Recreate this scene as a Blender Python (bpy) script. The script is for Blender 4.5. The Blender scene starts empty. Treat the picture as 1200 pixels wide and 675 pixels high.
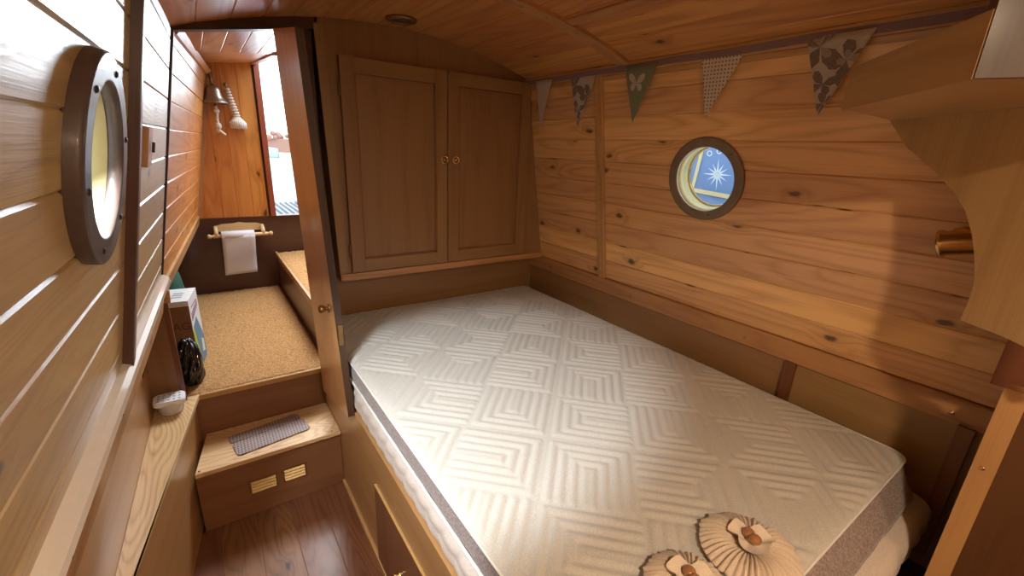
import bpy, bmesh, math, random
from mathutils import Vector as V, Matrix
random.seed(7)
C = bpy.context.scene.collection
PI = math.pi
sin, cos = math.sin, math.cos

# ------------------------------------------------------------------ nodes / materials
class NT:
    def __init__(s, name):
        s.m = bpy.data.materials.new(name); s.m.use_nodes = True
        s.t = s.m.node_tree; s.t.nodes.clear()
        s.out = s.t.nodes.new('ShaderNodeOutputMaterial')
    def n(s, typ, ins=None, **kw):
        nd = s.t.nodes.new('ShaderNode' + typ)
        for k, v in kw.items(): setattr(nd, k, v)
        for k, v in (ins or {}).items(): s.put(nd, k, v)
        return nd
    def put(s, nd, k, v):
        sock = nd.inputs[k]
        if isinstance(v, bpy.types.NodeSocket): s.t.links.new(v, sock)
        elif isinstance(v, bpy.types.Node): s.t.links.new(v.outputs[0], sock)
        else:
            if isinstance(v, (tuple, list)) and len(v) == 3 and sock.type == 'RGBA': v = tuple(v) + (1,)
            sock.default_value = v
    def math(s, op, a, b=0.0, c=None, clamp=False):
        nd = s.n('Math', operation=op, use_clamp=clamp); s.put(nd, 0, a); s.put(nd, 1, b)
        if c is not None: s.put(nd, 2, c)
        return nd.outputs[0]
    def mix(s, f, a, b, mode='MIX'):
        nd = s.n('Mix', data_type='RGBA', blend_type=mode)
        s.put(nd, 0, f); s.put(nd, 6, a); s.put(nd, 7, b)
        return nd.outputs[2]
    def step(s, x, a, b):
        nd = s.n('MapRange', interpolation_type='SMOOTHSTEP'); s.put(nd, 0, x); s.put(nd, 1, a); s.put(nd, 2, b)
        return nd.outputs[0]
    def bsdf(s, **kw):
        nd = s.n('BsdfPrincipled')
        for k, v in kw.items(): s.put(nd, k, v)
        s.t.links.new(nd.outputs[0], s.out.inputs[0])
        return nd

def wood(name, light, dark, knots=0.0, rings=7.0, rmix=.55, rough=.38, coat=.25, var=.25, bump=.15, ringscale=(.9, 7.0), knotcol=None, croug=.2):
    t = NT(name)
    uv = t.n('UVMap', uv_map='UVMap').outputs[0]
    sep = t.n('SeparateXYZ', {0: uv}); u, v = sep.outputs[0], sep.outputs[1]
    def vec(su, sv): return t.n('CombineXYZ', {0: t.math('MULTIPLY', u, su), 1: t.math('MULTIPLY', v, sv)}).outputs[0]
    low = t.n('TexNoise', {'Vector': vec(ringscale[0], ringscale[1]), 'Scale': 1.0, 'Detail': 1.5, 'Roughness': .45}, noise_dimensions='2D').outputs[0]
    kn = None
    if knots > 0:
        kw_ = t.n('TexNoise', {'Vector': vec(14.0, 30.0), 'Scale': 1.0, 'Detail': 2.0}, noise_dimensions='2D').outputs[0]
        kvec = t.n('CombineXYZ', {0: t.math('ADD', t.math('MULTIPLY', u, 3.4), t.math('MULTIPLY', kw_, .10)), 1: t.math('ADD', t.math('MULTIPLY', v, 6.5), t.math('MULTIPLY', kw_, .16))}).outputs[0]
        vo = t.n('TexVoronoi', {'Vector': kvec, 'Scale': 1.0, 'Randomness': 1.0}, voronoi_dimensions='2D')
        keep = t.math('LESS_THAN', t.n('SeparateXYZ', {0: vo.outputs['Color']}).outputs[0], knots)
        dist = vo.outputs['Distance']
        halo = t.math('MULTIPLY', keep, t.math('SUBTRACT', 1.0, t.step(dist, .03, .30)))
        kn = t.math('MULTIPLY', keep, t.math('SUBTRACT', 1.0, t.step(dist, .035, .095)))
        low = t.math('ADD', low, t.math('MULTIPLY', halo, .10))
    rg = t.math('PINGPONG', t.math('MULTIPLY', low, rings * 1.8), .5)
    rg = t.math('POWER', t.math('MULTIPLY', rg, 2.0), 1.8)
    fine = t.n('TexNoise', {'Vector': vec(3.0, 160.0), 'Scale': 1.0, 'Detail': 3.0, 'Roughness': .6}, noise_dimensions='2D').outputs[0]
    streak = t.n('TexNoise', {'Vector': vec(.9, 22.0), 'Scale': 1.0, 'Detail': 2.0}, noise_dimensions='2D').outputs[0]
    f = t.math('ADD', t.math('MULTIPLY', rg, rmix), t.math('MULTIPLY', t.math('SUBTRACT', fine, .5), .9))
    f = t.math('ADD', f, t.math('MULTIPLY', t.math('SUBTRACT', streak, .5), .8), clamp=True)
    col = t.mix(f, light, dark)
    rnd = t.n('Attribute', attribute_name='rnd').outputs['Fac']
    val = t.math('ADD', 1.0 - var, t.math('MULTIPLY', rnd, 2 * var))
    hs = t.n('HueSaturation', {'Color': col, 'Value': val, 'Hue': t.math('ADD', .492, t.math('MULTIPLY', rnd, .014)), 'Saturation': 1.0})
    col = hs.outputs[0]
    if kn is not None:
        kc = knotcol or tuple(c * .18 for c in dark)
        col = t.mix(t.math('MULTIPLY', halo, .45), col, dark)
        col = t.mix(t.math('MULTIPLY', kn, .9), col, kc)
    b = t.n('Bump', {'Strength': bump, 'Distance': .002, 'Height': t.math('ADD', fine, t.math('MULTIPLY', rg, .5))})
    t.bsdf(**{'Base Color': col, 'Roughness': rough, 'Normal': b.outputs[0], 'Coat Weight': coat, 'Coat Roughness': croug, 'Specular IOR Level': .5})
    return t.m

def plain(name, col, rough=.5, metal=0.0, noise=0.0, nscale=40, bump=0.0, coat=0.0, sheen=0.0):
    t = NT(name)
    tc = t.n('TexCoord').outputs['Object']
    nz = t.n('TexNoise', {'Vector': tc, 'Scale': nscale, 'Detail': 4.0}).outputs[0]
    c = t.mix(t.math('MULTIPLY', nz, 1.0, clamp=True), tuple(x * (1 - noise) for x in col), tuple(min(1, x * (1 + noise)) for x in col))
    kw = {'Base Color': c, 'Roughness': rough, 'Metallic': metal, 'Coat Weight': coat, 'Sheen Weight': sheen}
    if bump > 0:
        kw['Normal'] = t.n('Bump', {'Strength': bump, 'Distance': .002, 'Height': nz}).outputs[0]
    t.bsdf(**kw)
    return t.m

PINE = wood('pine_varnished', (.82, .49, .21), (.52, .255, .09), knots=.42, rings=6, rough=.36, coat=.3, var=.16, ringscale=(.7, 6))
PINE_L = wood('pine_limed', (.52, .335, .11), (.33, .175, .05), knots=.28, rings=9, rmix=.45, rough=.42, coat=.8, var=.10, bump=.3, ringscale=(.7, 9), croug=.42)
PINE_R = wood('pine_ceiling', (.64, .29, .095), (.36, .135, .038), knots=.32, rings=5, rough=.33, coat=.3, var=.12, ringscale=(.6, 5))
PINE_O = wood('pine_orange', (.66, .27, .06), (.42, .13, .02), knots=.35, rings=5, rough=.4, coat=.2, var=.10, ringscale=(.7, 6))
PINE_T = wood('pine_trim', (.54, .29, .115), (.34, .15, .052), knots=.18, rings=4, rough=.38, coat=.25, var=.08)
OAK = wood('oak_veneer', (.32, .18, .072), (.21, .105, .038), rings=3, rmix=.35, rough=.42, coat=.15, var=.06, ringscale=(.5, 3.5))
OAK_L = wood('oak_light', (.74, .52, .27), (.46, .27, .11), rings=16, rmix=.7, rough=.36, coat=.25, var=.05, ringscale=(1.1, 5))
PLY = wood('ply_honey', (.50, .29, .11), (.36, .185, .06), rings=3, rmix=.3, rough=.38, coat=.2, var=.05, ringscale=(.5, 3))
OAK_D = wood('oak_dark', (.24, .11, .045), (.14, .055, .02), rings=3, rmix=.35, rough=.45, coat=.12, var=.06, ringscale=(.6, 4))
DOORW = wood('door_veneer', (.64, .34, .13), (.48, .22, .075), rings=3, rmix=.35, rough=.36, coat=.25, var=.04, ringscale=(.5, 3.2))
MAHOG = wood('mahogany', (.17, .055, .022), (.09, .028, .012), rings=3, rmix=.4, rough=.4, coat=.3, var=.08)
DARKW = wood('dark_stained', (.075, .036, .020), (.035, .016, .010), rings=3, rmix=.4, rough=.5, coat=.1, var=.08)
MAHOG2 = wood('brown_partition', (.11, .045, .016), (.07, .027, .01), rings=3, rmix=.35, rough=.42, coat=.15, var=.05)
DARKB = wood('dark_batten', (.085, .035, .02), (.05, .02, .012), rings=3, rmix=.4, rough=.42, coat=.3, var=.05)
OAK_B = wood('oak_bracket', (.50, .29, .12), (.34, .18, .068), rings=3, rmix=.35, rough=.42, coat=.15, var=.05, ringscale=(.5, 3.5))
LAM = wood('laminate', (.20, .085, .035), (.10, .038, .014), knots=.12, rings=9, rmix=.6, rough=.42, coat=.12, var=.12, ringscale=(.9, 6))
[n for n in LAM.node_tree.nodes if n.type == 'BSDF_PRINCIPLED'][0].inputs['Specular IOR Level'].default_value = .25
REDW = wood('red_brown_frame', (.36, .085, .035), (.24, .05, .02), rings=2, rough=.4, var=.05)
BROWN_P = plain('brown_paint', (.085, .030, .018), .34, noise=.25, nscale=9, bump=.05, coat=.25)
HULL = plain('hull_paint', (.03, .035, .03), .6, noise=.2)
BRASS = plain('brass', (.78, .56, .26), .25, 1.0, noise=.15)
BRASS_D = plain('brass_aged', (.34, .22, .095), .45, 1.0, noise=.35, nscale=30)
BRONZE = plain('bronze_ring', (.085, .055, .045), .5, .15, noise=.35, nscale=25, bump=.05, coat=.2)
BRONZE_R = plain('bronze_ring_light', (.23, .17, .11), .5, .25, noise=.2, nscale=25, bump=.05)
CREAMP = plain('cream_paint', (.80, .78, .42), .45, noise=.06)
WHITEP = plain('white_plastic', (.85, .86, .88), .3, noise=.02)
MOULD_SHEEN = plain('moulding_with_sheen', (.78, .66, .52), .22, noise=.06, coat=.6)  # light tan moulding, colour lightened to carry its white sheen
BLACKP = plain('black_plastic', (.012, .012, .013), .35, noise=.2)
LWOOD = wood('pale_dowel_wood', (.76, .56, .27), (.62, .42, .17), rings=3, rmix=.3, rough=.4, coat=.3, var=.04)
SCREWM = plain('screw_steel', (.30, .24, .17), .35, .9, noise=.2)

# ------------------------------------------------------------------ mesh builder
class MB:
    def __init__(s):
        s.bm = bmesh.new(); s.uv = s.bm.loops.layers.uv.new('UVMap'); s.rl = s.bm.faces.layers.float.new('rnd')
        s.mats = []
    def mi(s, m):
        if m not in s.mats: s.mats.append(m)
        return s.mats.index(m)
    def faces(s, vs, fs, mat, axu=V((0, 1, 0)), axv=V((0, 0, 1)), off=None, rnd=None, smooth=False, uvs=None):
        if off is None: off = (random.uniform(0, 30), random.uniform(0, 30))
        if rnd is None: rnd = random.random()
        bv = [s.bm.verts.new(p) for p in vs]
        axu = V(axu).normalized()
        i = s.mi(mat); out = []
        for f in fs:
            try: fc = s.bm.faces.new([bv[k] for k in f])
            except ValueError: continue
            fc.material_index = i; fc[s.rl] = rnd; fc.smooth = smooth
            fc.normal_update(); nn = fc.normal
            w = nn.cross(axu)
            if w.length < .3: w = V(axv); uu = nn.cross(w); 
            else: uu = axu
            w = w.normalized() if w.length > 0 else V((0, 0, 1))
            # keep sign steady
            if max(w, key=abs) < 0: w = -w
            for k, lp in enumerate(fc.loops):
                if uvs: lp[s.uv].uv = uvs[f[k]]
                else:
                    p = lp.vert.co; lp[s.uv].uv = (p.dot(uu) + off[0], p.dot(w) + off[1])
            out.append(fc)
        return out
    def board(s, o, L, W, T, mat, c=.0, grain=None, rnd=None):
        """section in (W,T) extruded along L; chamfer c on the T side long edges"""
        o, L, W, T = V(o), V(L), V(W), V(T)
        if c > 0:
            w, t = W.length, T.length; cw = W * (c / w); ct = T * (c / t)
            sec = [V(), W, W + T - ct, W + T - cw, T + cw, T - ct]
        else: sec = [V(), W, W + T, T]
        n = len(sec)
        vs = [o + q for q in sec] + [o + q + L for q in sec]
        fs = [tuple(range(n)), tuple(range(2 * n - 1, n - 1, -1))] + [(i, i + n, (i + 1) % n + n, (i + 1) % n) for i in range(n)]
        if L.cross(W).dot(T) < 0: pass
        g = V(grain) if grain is not None else L
        s.faces(vs, fs, mat, g, W if abs(W.normalized().dot(g.normalized())) < .9 else T, rnd=rnd)
    def box(s, x0, x1, y0, y1, z0, z1, mat, grain=None, rnd=None, bev=0):
        d = [x1 - x0, y1 - y0, z1 - z0]
        if grain is None: a = d.index(max(d))
        else: a = 'xyz'.index(grain)
        L, W, T = [V(), V(), V()]
        ax = [a, (a + 1) % 3, (a + 2) % 3]
        vecs = []
        for k in ax:
            q = V((0, 0, 0)); q[k] = d[k]; vecs.append(q)
        o = V((x0, y0, z0))
        n0 = len(s.bm.faces)
        s.board(o, *vecs, mat, rnd=rnd)
        if bev > 0:
            s.bm.faces.ensure_lookup_table()
            fs = [s.bm.faces[i] for i in range(n0, len(s.bm.faces))]
            es = list({e for f in fs for e in f.edges})
            bmesh.ops.bevel(s.bm, geom=es, offset=bev, segments=2, affect='EDGES', profile=.5)
    def prism(s, poly, ext, mat, grain=(0, 0, 1), rnd=None, smooth=False):
        """poly: list of 3D points, extruded by vector ext"""
        ext = V(ext); n = len(poly); ps = [V(p) for p in poly]
        vs = ps + [p + ext for p in ps]
        fs = [tuple(range(n)), tuple(range(2 * n - 1, n - 1, -1))] + [(i, i + n, (i + 1) % n + n, (i + 1) % n) for i in range(n)]
        s.faces(vs, fs, mat, grain, ext, rnd=rnd)
    def lathe(s, prof, o, axis, mat, n=48, closed=False, smooth=True, rx=None):
        """prof: (r,h) list; around axis at o"""
        o = V(o); a = V(axis).normalized(); u = a.orthogonal().normalized() if rx is None else V(rx).normalized(); w = a.cross(u)
        vs, fs, uvs = [], [], []
        m = len(prof)
        for j in range(n + 1):
            th = 2 * PI * j / n
            for i, (r, h) in enumerate(prof):
                vs.append(o + (u * cos(th) + w * sin(th)) * r + a * h); uvs.append((th * .15, h + r))
        for j in range(n):
            for i in range(m if closed else m - 1):
                k = (i + 1) % m
                fs.append((j * m + i, j * m + k, (j + 1) * m + k, (j + 1) * m + i))
        fcs = s.faces(vs, fs, mat, a, uvs=uvs, smooth=smooth, rnd=.5)
        allv = list({vv for f in fcs for vv in f.verts})
        bmesh.ops.remove_doubles(s.bm, verts=allv, dist=1e-5)
    def tube(s, pts, rad, mat, n=10, caps=True):
        pts = [V(p) for p in pts]; m = len(pts)
        rads = rad if isinstance(rad, (list, tuple)) else [rad] * m
        vs, fs, uvs = [], [], []; prev = None; dist = 0
        for i, p in enumerate(pts):
            d = (pts[min(i + 1, m - 1)] - pts[max(i - 1, 0)]).normalized()
            if prev is None: u = d.orthogonal().normalized()
            else: u = (prev - d * prev.dot(d)).normalized()
            prev = u; w = d.cross(u)
            if i: dist += (p - pts[i - 1]).length
            for j in range(n):
                th = 2 * PI * j / n; vs.append(p + (u * cos(th) + w * sin(th)) * rads[i]); uvs.append((dist, j / n * rads[i] * 6.3))
        for i in range(m - 1):
            for j in range(n):
                k = (j + 1) % n; fs.append((i * n + j, i * n + k, (i + 1) * n + k, (i + 1) * n + j))
        if caps: fs += [tuple(range(n - 1, -1, -1)), tuple(range((m - 1) * n, m * n))]
        s.faces(vs, fs, mat, (0, 0, 1), smooth=True, uvs=uvs, rnd=.5)
    def ball(s, o, r, mat, n=14, scale=(1, 1, 1)):
        pr = []
        o = V(o); vs = []; fs = []; m = n // 2
        for i in range(m + 1):
            ph = PI * i / m
            for j in range(n):
                th = 2 * PI * j / n
                vs.append(o + V((sin(ph) * cos(th) * r * scale[0], sin(ph) * sin(th) * r * scale[1], cos(ph) * r * scale[2])))
        for i in range(m):
            for j in range(n):
                k = (j + 1) % n; fs.append((i * n + j, (i + 1) * n + j, (i + 1) * n + k, i * n + k))
        f = s.faces(vs, fs, mat, smooth=True, rnd=.5)
        bmesh.ops.remove_doubles(s.bm, verts=list({v for q in f if q.is_valid for v in q.verts}), dist=1e-6)
    def build(s, name, parent=None, fix=True, smooth=None):
        if fix: bmesh.ops.recalc_face_normals(s.bm, faces=s.bm.faces)
        me = bpy.data.meshes.new(name); s.bm.to_mesh(me); s.bm.free()
        for m in s.mats: me.materials.append(m)
        o = bpy.data.objects.new(name, me); C.objects.link(o)
        if parent is not None:
            o.parent = parent
            w = parent.matrix_basis.copy(); q = parent.parent
            M = w
            while q is not None: M = q.matrix_basis @ (parent.matrix_parent_inverse if parent.parent else Matrix()) @ M; q = q.parent
            o.matrix_parent_inverse = M.inverted()
        return o

def tag(o, label=None, cat=None, group=None, kind=None):
    if label: o['label'] = label
    if cat: o['category'] = cat
    if group: o['group'] = group
    if kind: o['kind'] = kind
    return o
def thing(name, label, cat, loc=(0, 0, 0), group=None, kind=None):
    o = bpy.data.objects.new(name, None); C.objects.link(o); o.location = loc; o.empty_display_size = .05
    return tag(o, label, cat, group, kind)
def struct(o, label=None, cat=None): return tag(o, label, cat, kind='structure')
def cut(obj, cutter_mb):
    c = cutter_mb.build('cutter')
    md = obj.modifiers.new('b', 'BOOLEAN'); md.object = c; md.operation = 'DIFFERENCE'; md.solver = 'EXACT'
    dg = bpy.context.evaluated_depsgraph_get(); dg.update()
    me = bpy.data.meshes.new_from_object(obj.evaluated_get(dg), preserve_all_data_layers=True, depsgraph=dg)
    obj.modifiers.clear(); old = obj.data; obj.data = me
    bpy.data.meshes.remove(old); bpy.data.objects.remove(c)
def hole_wall(name, pieces, mkcut, P0, rad):
    """planks are cut one by one where they meet the porthole, then joined"""
    bm = bmesh.new(); mats = []
    for k, (mb, z0, z1) in enumerate(pieces):
        for m in mb.mats:
            if m not in mats: mats.append(m)
    for mb, z0, z1 in pieces:
        names = list(mb.mats); o = mb.build('piece')
        if z0 < P0.z + rad and z1 > P0.z - rad:
            c = MB(); mkcut(c); cut(o, c)
        me = o.data; me.materials.clear()
        for p in me.polygons: p.material_index = mats.index(names[0])
        bm.from_mesh(me); bpy.data.objects.remove(o)
    me = bpy.data.meshes.new(name); bm.to_mesh(me); bm.free()
    for m in mats: me.materials.append(m)
    o = bpy.data.objects.new(name, me); C.objects.link(o); return struct(o)
def disc_screw(mb, p, nrm, r=.005, mat=None):
    mb.lathe([(0, .0022), (r * .7, .002), (r, .0005), (r, -.001)], p, nrm, mat or SCREWM, n=12)

# ------------------------------------------------------------------ geometry functions
def ZC(x): return 2.025 - .231 * (x - .75) ** 2
def XR(z): return 1.485 + .165 * (1.88 - z)
def XL(y, z): return .0472 * (y - 2.0) - .185 * (1.895 - z)
def XL2(y, z): return .083 * (y - 2.1) + .0047 - .185 * (1.9 - z)
NL = V((1, -.0472, -.185)).normalized()      # inward normal of left lining
NR = V((-1, 0, -.165)).normalized()
def PL(y, z, d=0): return V((XL(y, z), y, z)) + NL * d
def PR(y, z, d=0): return V((XR(z), y, z)) + NR * d
YB = -1.5        # rear end of the cabin
YF = 2.04        # front bulkhead

# ---- floor
mb = MB(); x = -.50; k = 0
while x < .42:
    y = YB
    while y < 1.85:
        ln = min(random.uniform(.7, 1.1), 1.85 - y)
        mb.board((x, y, -.02), (0, ln, 0), (.128, 0, 0), (0, 0, .02), LAM, c=.0012); y += ln
    x += .128
mb.box(-.75, 1.75, YB - .1, 4.2, -.08, -.02, DARKW)
mb.box(.36, 1.75, YB, 2.1, -.02, -.004, DARKW)
struct(mb.build('floor'))

# ---- right wall
pieces = []; z = .955; i = 0
while z < 1.89:
    mb = MB()
    z1 = min(z + .0945, 1.93)
    o = PR(YB, z, -.014); W = PR(YB, z1, -.014) - o
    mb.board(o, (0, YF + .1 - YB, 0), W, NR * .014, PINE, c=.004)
    pieces.append((mb, z, z1)); z = z1
mb = MB()
a = PR(YB, .86, -.05)
mb.board(a, (0, YF + .6 - YB, 0), PR(YB, 2.02, -.05) - a, NR * .034, DARKW)
pieces.append((mb, .8, 2.1))
PHR = (.965, 1.480)
hole_wall('wall_right', pieces, lambda c: c.lathe([(0, -.2), (.118, -.2), (.118, .2), (0, .2)], PR(*PHR), NR, DARKW, n=64), PR(*PHR), .13)

# lower rail and panels on the right
mb = MB()
o = PR(YB, .880, 0); mb.board(o, (0, YF + .1 - YB, 0), PR(YB, .956, 0) - o, NR * .014, PINE_T, c=.003)
for y in (.155, .74, 1.30, 1.9): disc_screw(mb, PR(y, .912, .0145), NR, .006, BRASS)
struct(mb.build('trim_1'))
mb = MB()
mb.box(1.648, 1.70, .585, YF + .1, .40, .90, OAK, grain='y')
mb.box(1.648, 1.70, YB, .585, .40, .90, OAK, grain='y')
mb.box(1.655, 1.72, YB, YF + .6, -.02, .42, DARKW, grain='y')
mb.box(1.632, 1.655, .553, .588, .45, .882, MAHOG, grain='z')
mb.box(1.625, 1.655, .10, .135, .45, .882, OAK_D, grain='z')
struct(mb.build('trim_2'))

# batten on right wall
mb = MB(); o = PR(1.472, .955, 0); mb.board(o, PR(1.472, 1.875, 0) - o, (0, .045, 0), NR * .014, PINE_T, c=.003)
for z in (.985, 1.35, 1.5, 1.8): disc_screw(mb, PR(1.494, z, .0145), NR, .0035)
struct(mb.build('trim_3'))
# cornice
mb = MB(); o = PR(YB, 1.872, 0)
mb.board(o, (0, YF - .04 - YB, 0), PR(YB, 1.912, 0) - o, NR * .022, PINE_T, c=.006)
o = PR(YB, 1.852, 0); mb.board(o, (0, YF - .04 - YB, 0), PR(YB, 1.872, 0) - o, NR * .010, PINE_T, c=.003)
struct(mb.build('trim_4'))

# ---- ceiling : planks along Y under an arch
mb = MB(); pw = .104; xs = [-.14 + pw * i for i in range(16)]
for xa in xs:
    xb = xa + pw
    a = V((xa, YB, ZC(xa))); b = V((xb, YB, ZC(xb)))
    W = b - a; T = V((-W.z, 0, W.x)).normalized() * .014
    y = YB
    for (ya, yb) in ((YB, 1.33), (1.33, YF)):
        mb.board(a + V((0, ya - YB, 0)) + T, (0, yb - ya, 0), W, -T, PINE_R, c=.003)
    mb.board(a + T * 4, (0, YF - YB, 0), W * 1.05, -T * 3, DARKW)
struct(mb.build('ceiling'))
def arch_strip(mb, x0, x1, y0, y1, th, mat, n=14, ext=0):
    for i in range(n):
        xa = x0 + (x1 - x0) * i / n; xb = x0 + (x1 - x0) * (i + 1) / n
        a = V((xa, y0, ZC(xa) + .001)); W = V((xb, y0, ZC(xb) + .001)) - a
        mb.board(a, (0, y1 - y0, 0), W * 1.02, (0, 0, -th), mat, grain=W, rnd=.6)
mb = MB(); arch_strip(mb, -.02, 1.50, 1.315, 1.375, .014, PINE_T)
for x in (.95, 1.06, 1.2, 1.33): disc_screw(mb, (x, 1.345, ZC(x) - .0135), (0, 0, -1), .004)
struct(mb.build('trim_5'))
mb = MB(); xa = 1.121; o = V((xa, YB, ZC(xa)))
mb.board(o, (0, 1.315 - YB, 0), V((xa + .04, YB, ZC(xa + .04))) - o, (-.002, 0, -.009), PINE_T, c=.003)
struct(mb.build('trim_6'))

# round ceiling light above the cabinet (off)
lt = thing('ceiling_light', 'small round aged brass ceiling light, switched off, above the oak cupboard', 'light', (.742, 1.86, 2.02))
mb = MB(); mb.lathe([(.036, -.004), (.052, -.006), (.060, -.003), (.062, .004), (.036, .004)], (.742, 1.86, 2.020), (0, 0, 1), BRASS_D, closed=True); mb.build('rim', lt)
mb = MB(); mb.lathe([(0, -.001), (.02, -.002), (.037, -.003)], (.742, 1.86, 2.020), (0, 0, 1), plain('smoked_lens', (.06, .055, .05), .15, coat=.5)); mb.build('lens', lt)

# ---- left wall
pieces = []
zt = 1.668
zz = [zt + .0945 * k for k in range(-7, 4)]
for k in range(len(zz) - 1):
    z0, z1 = max(zz[k], 1.03), min(zz[k + 1], 1.93)
    if z1 <= z0: continue
    o = PL(YB, z0, -.014); W = PL(YB, z1, -.014) - o
    for ya, yb in ((YB, 1.235), (1.235, YF)):
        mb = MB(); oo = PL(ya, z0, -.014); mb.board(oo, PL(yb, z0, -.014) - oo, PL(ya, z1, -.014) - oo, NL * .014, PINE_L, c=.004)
        pieces.append((mb, z0, z1) if ya < 0 else (mb, -9, -8))
mb = MB()
o = PL(YB, .86, -.05)
mb.board(o, PL(2.15, .86, -.05) - o, PL(YB, 2.02, -.05) - o, NL * .034, DARKW)
pieces.append((mb, .8, 2.1))
PHL = (.905, 1.512)
hole_wall('wall_left', pieces, lambda c: c.lathe([(0, -.2), (.114, -.2), (.114, .2), (0, .2)], PL(*PHL), NL, DARKW, n=64), PL(*PHL), .13)
# battens on left wall
mb = MB(); o = PL(1.205, 1.055, 0); mb.board(o, PL(1.205, 1.90, 0) - o, (0, .045, 0), NL * .020, DARKB, c=.002)
struct(mb.build('trim_7'))
# tan bullnose moulding, white sheen lightened into its colour, + plank below with screws
mb = MB()
sec = [(.0, 0), (.004, .014), (.012, .024), (.022, .028), (.032, .024), (.040, .014), (.042, 0)]
p0 = [PL(YB, 1.02 + a, b) for a, b in sec]
mb.prism(p0, PL(2.0, 1.02, 0) - PL(YB, 1.02, 0), MOULD_SHEEN, grain=(0, 1, 0))
struct(mb.build('trim_8'))
mb = MB(); o = PL(YB, .915, -.004); mb.board(o, PL(2.0, .915, -.004) - o, PL(YB, 1.022, -.004) - o, NL * .014, PINE_T, c=.003)
for y in (-.2, .35, .74, 1.14, 1.62): disc_screw(mb, PL(y, .975, .0105), NL, .005, BRASS)
struct(mb.build('trim_9'))
# recessed side panel and soffit below
def XS(y): return -.274 + (y - 1.94) * .044
mb = MB()
mb.prism([(XS(YB), YB, -.02), (XS(2.11), 2.11, -.02), (XS(2.11) - .03, 2.11, -.02), (XS(YB) - .03, YB, -.02)], (0, 0, .97), PLY, grain=(0, 1, 0))
mb.prism([(XS(YB) - .02, YB, .918), (XS(2.0) - .02, 2.0, .918), (XL(2.0, .92) - .003, 2.0, .918), (XL(YB, .92) - .003, YB, .918)], (0, 0, .02), PLY, grain=(0, 1, 0))
mb.prism([(-.75, YB, .94), (XL(YB, .95) - .02, YB, .94), (XL(2.1, .95) - .02, 2.1, .94), (-.75, 2.1, .94)], (0, 0, .03), DARKW, grain=(0, 1, 0))
struct(mb.build('wall_side'))

# shelf bench on the left
sb = thing('side_shelf', 'tapering honey wood shelf box along the left wall beside the steps', 'shelf', (-.25, 1.6, 0))
def XE(y): return -.123 + (y - 2.12) * .1637
mb = MB(); mb.prism([(XS(.82) + .001, .82, .469), (XE(.82), .82, .469), (XE(2.12), 2.12, .469), (XS(2.12) + .001, 2.12, .469)], (0, 0, .018), OAK_L, grain=(0, 1, 0)); mb.build('top', sb)
mb = MB(); mb.prism([(XS(.82) + .001, .82, 0), (XE(.82) - .004, .82, 0), (XE(2.12) - .014, 2.12, 0), (XS(2.12) + .001, 2.12, 0)], (0, 0, .469), PLY, grain=(0, 1, 0)); mb.build('side_panel', sb)
mb = MB(); mb.prism([(XE(.82), .82, .4695), (XE(.82) + .004, .82, .4695), (XE(2.12) + .004, 2.12, .4695), (XE(2.12), 2.12, .4695)], (0, 0, .0185), LWOOD, grain=(0, 1, 0)); mb.build('edge_strip', sb)

# ---- portholes
def porthole(idx, P0, N, rin, rout, matring, th, label, depth, matrev, glassmat, star=False):
    w = thing('window_%d' % idx, label, 'porthole', P0, kind='structure')
    mb = MB()
    mb.lathe([(rin, -.004), (rin, th * .6), (rin + .001, th - .002), (rin + .004, th), (rin + .006, th), (rout - .006, th), (rout - .004, th), (rout - .001, th - .002), (rout, th * .6), (rout, 0), (rout, -.004)], P0, N, matring, n=72, closed=True)
    mb.build('window_ring', w)
    u = N.orthogonal().normalized(); v = N.cross(u)
    for k in range(6):
        a = 2 * PI * k / 6 + .5; rm = (rin + rout) / 2
        s = MB(); s.lathe([(0, .003), (.003, .0028), (.005, .0008), (.005, -.001)], P0 + (u * cos(a) + v * sin(a)) * rm + N * th, N, SCREWM if star else BLACKP, n=14); s.build('screw', w)
    mb = MB(); mb.lathe([(rin - .001, -depth), (rin - .001, 0), (rin + .006, 0), (rin + .006, -depth)], P0, N, matrev, n=72, closed=True); mb.build('reveal', w)
    mb = MB(); mb.lathe([(rin - .008, -depth + .006), (rin - .0015, -depth + .008), (rin - .0015, -depth), (rin - .008, -depth)], P0, N, BRASS, n=72, closed=True); mb.build('glazing_bead', w)
    mb = MB(); mb.lathe([(0, -depth + .001), (rin - .002, -depth + .001), (rin - .002, -depth + .004), (0, -depth + .004)], P0, N, glassmat, n=64, smooth=False); g = mb.build('glass_pane', w)
    return w
t = NT('pane_glass'); tr = t.n('BsdfTransparent', {0: (.97, .985, 1, 1)}); gl = t.n('BsdfGlossy', {'Roughness': .03})
mx = t.n('MixShader', {0: .04, 1: tr.outputs[0], 2: gl.outputs[0]}); t.t.links.new(mx.outputs[0], t.out.inputs[0]); GLASS = t.m
t = NT('etched_glass'); a = t.n('BsdfTranslucent', {0: (.95, .98, .9, 1)}); b = t.n('BsdfDiffuse', {0: (.95, .98, .85, 1)}); mx = t.n('MixShader', {0: .05, 1: a.outputs[0], 2: b.outputs[0]})
t.t.links.new(mx.outputs[0], t.out.inputs[0]); ETCH = t.m
porthole(1, PL(*PHL), NL, .112, .155, BRONZE, .020, 'round porthole with a thick dark bronze ring in the left wall', .075, CREAMP, GLASS)
w2 = porthole(2, PR(*PHR), NR, .116, .152, BRONZE_R, .010, 'round porthole with star etched glass in the right plank wall', .07, CREAMP, GLASS, True)
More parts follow.
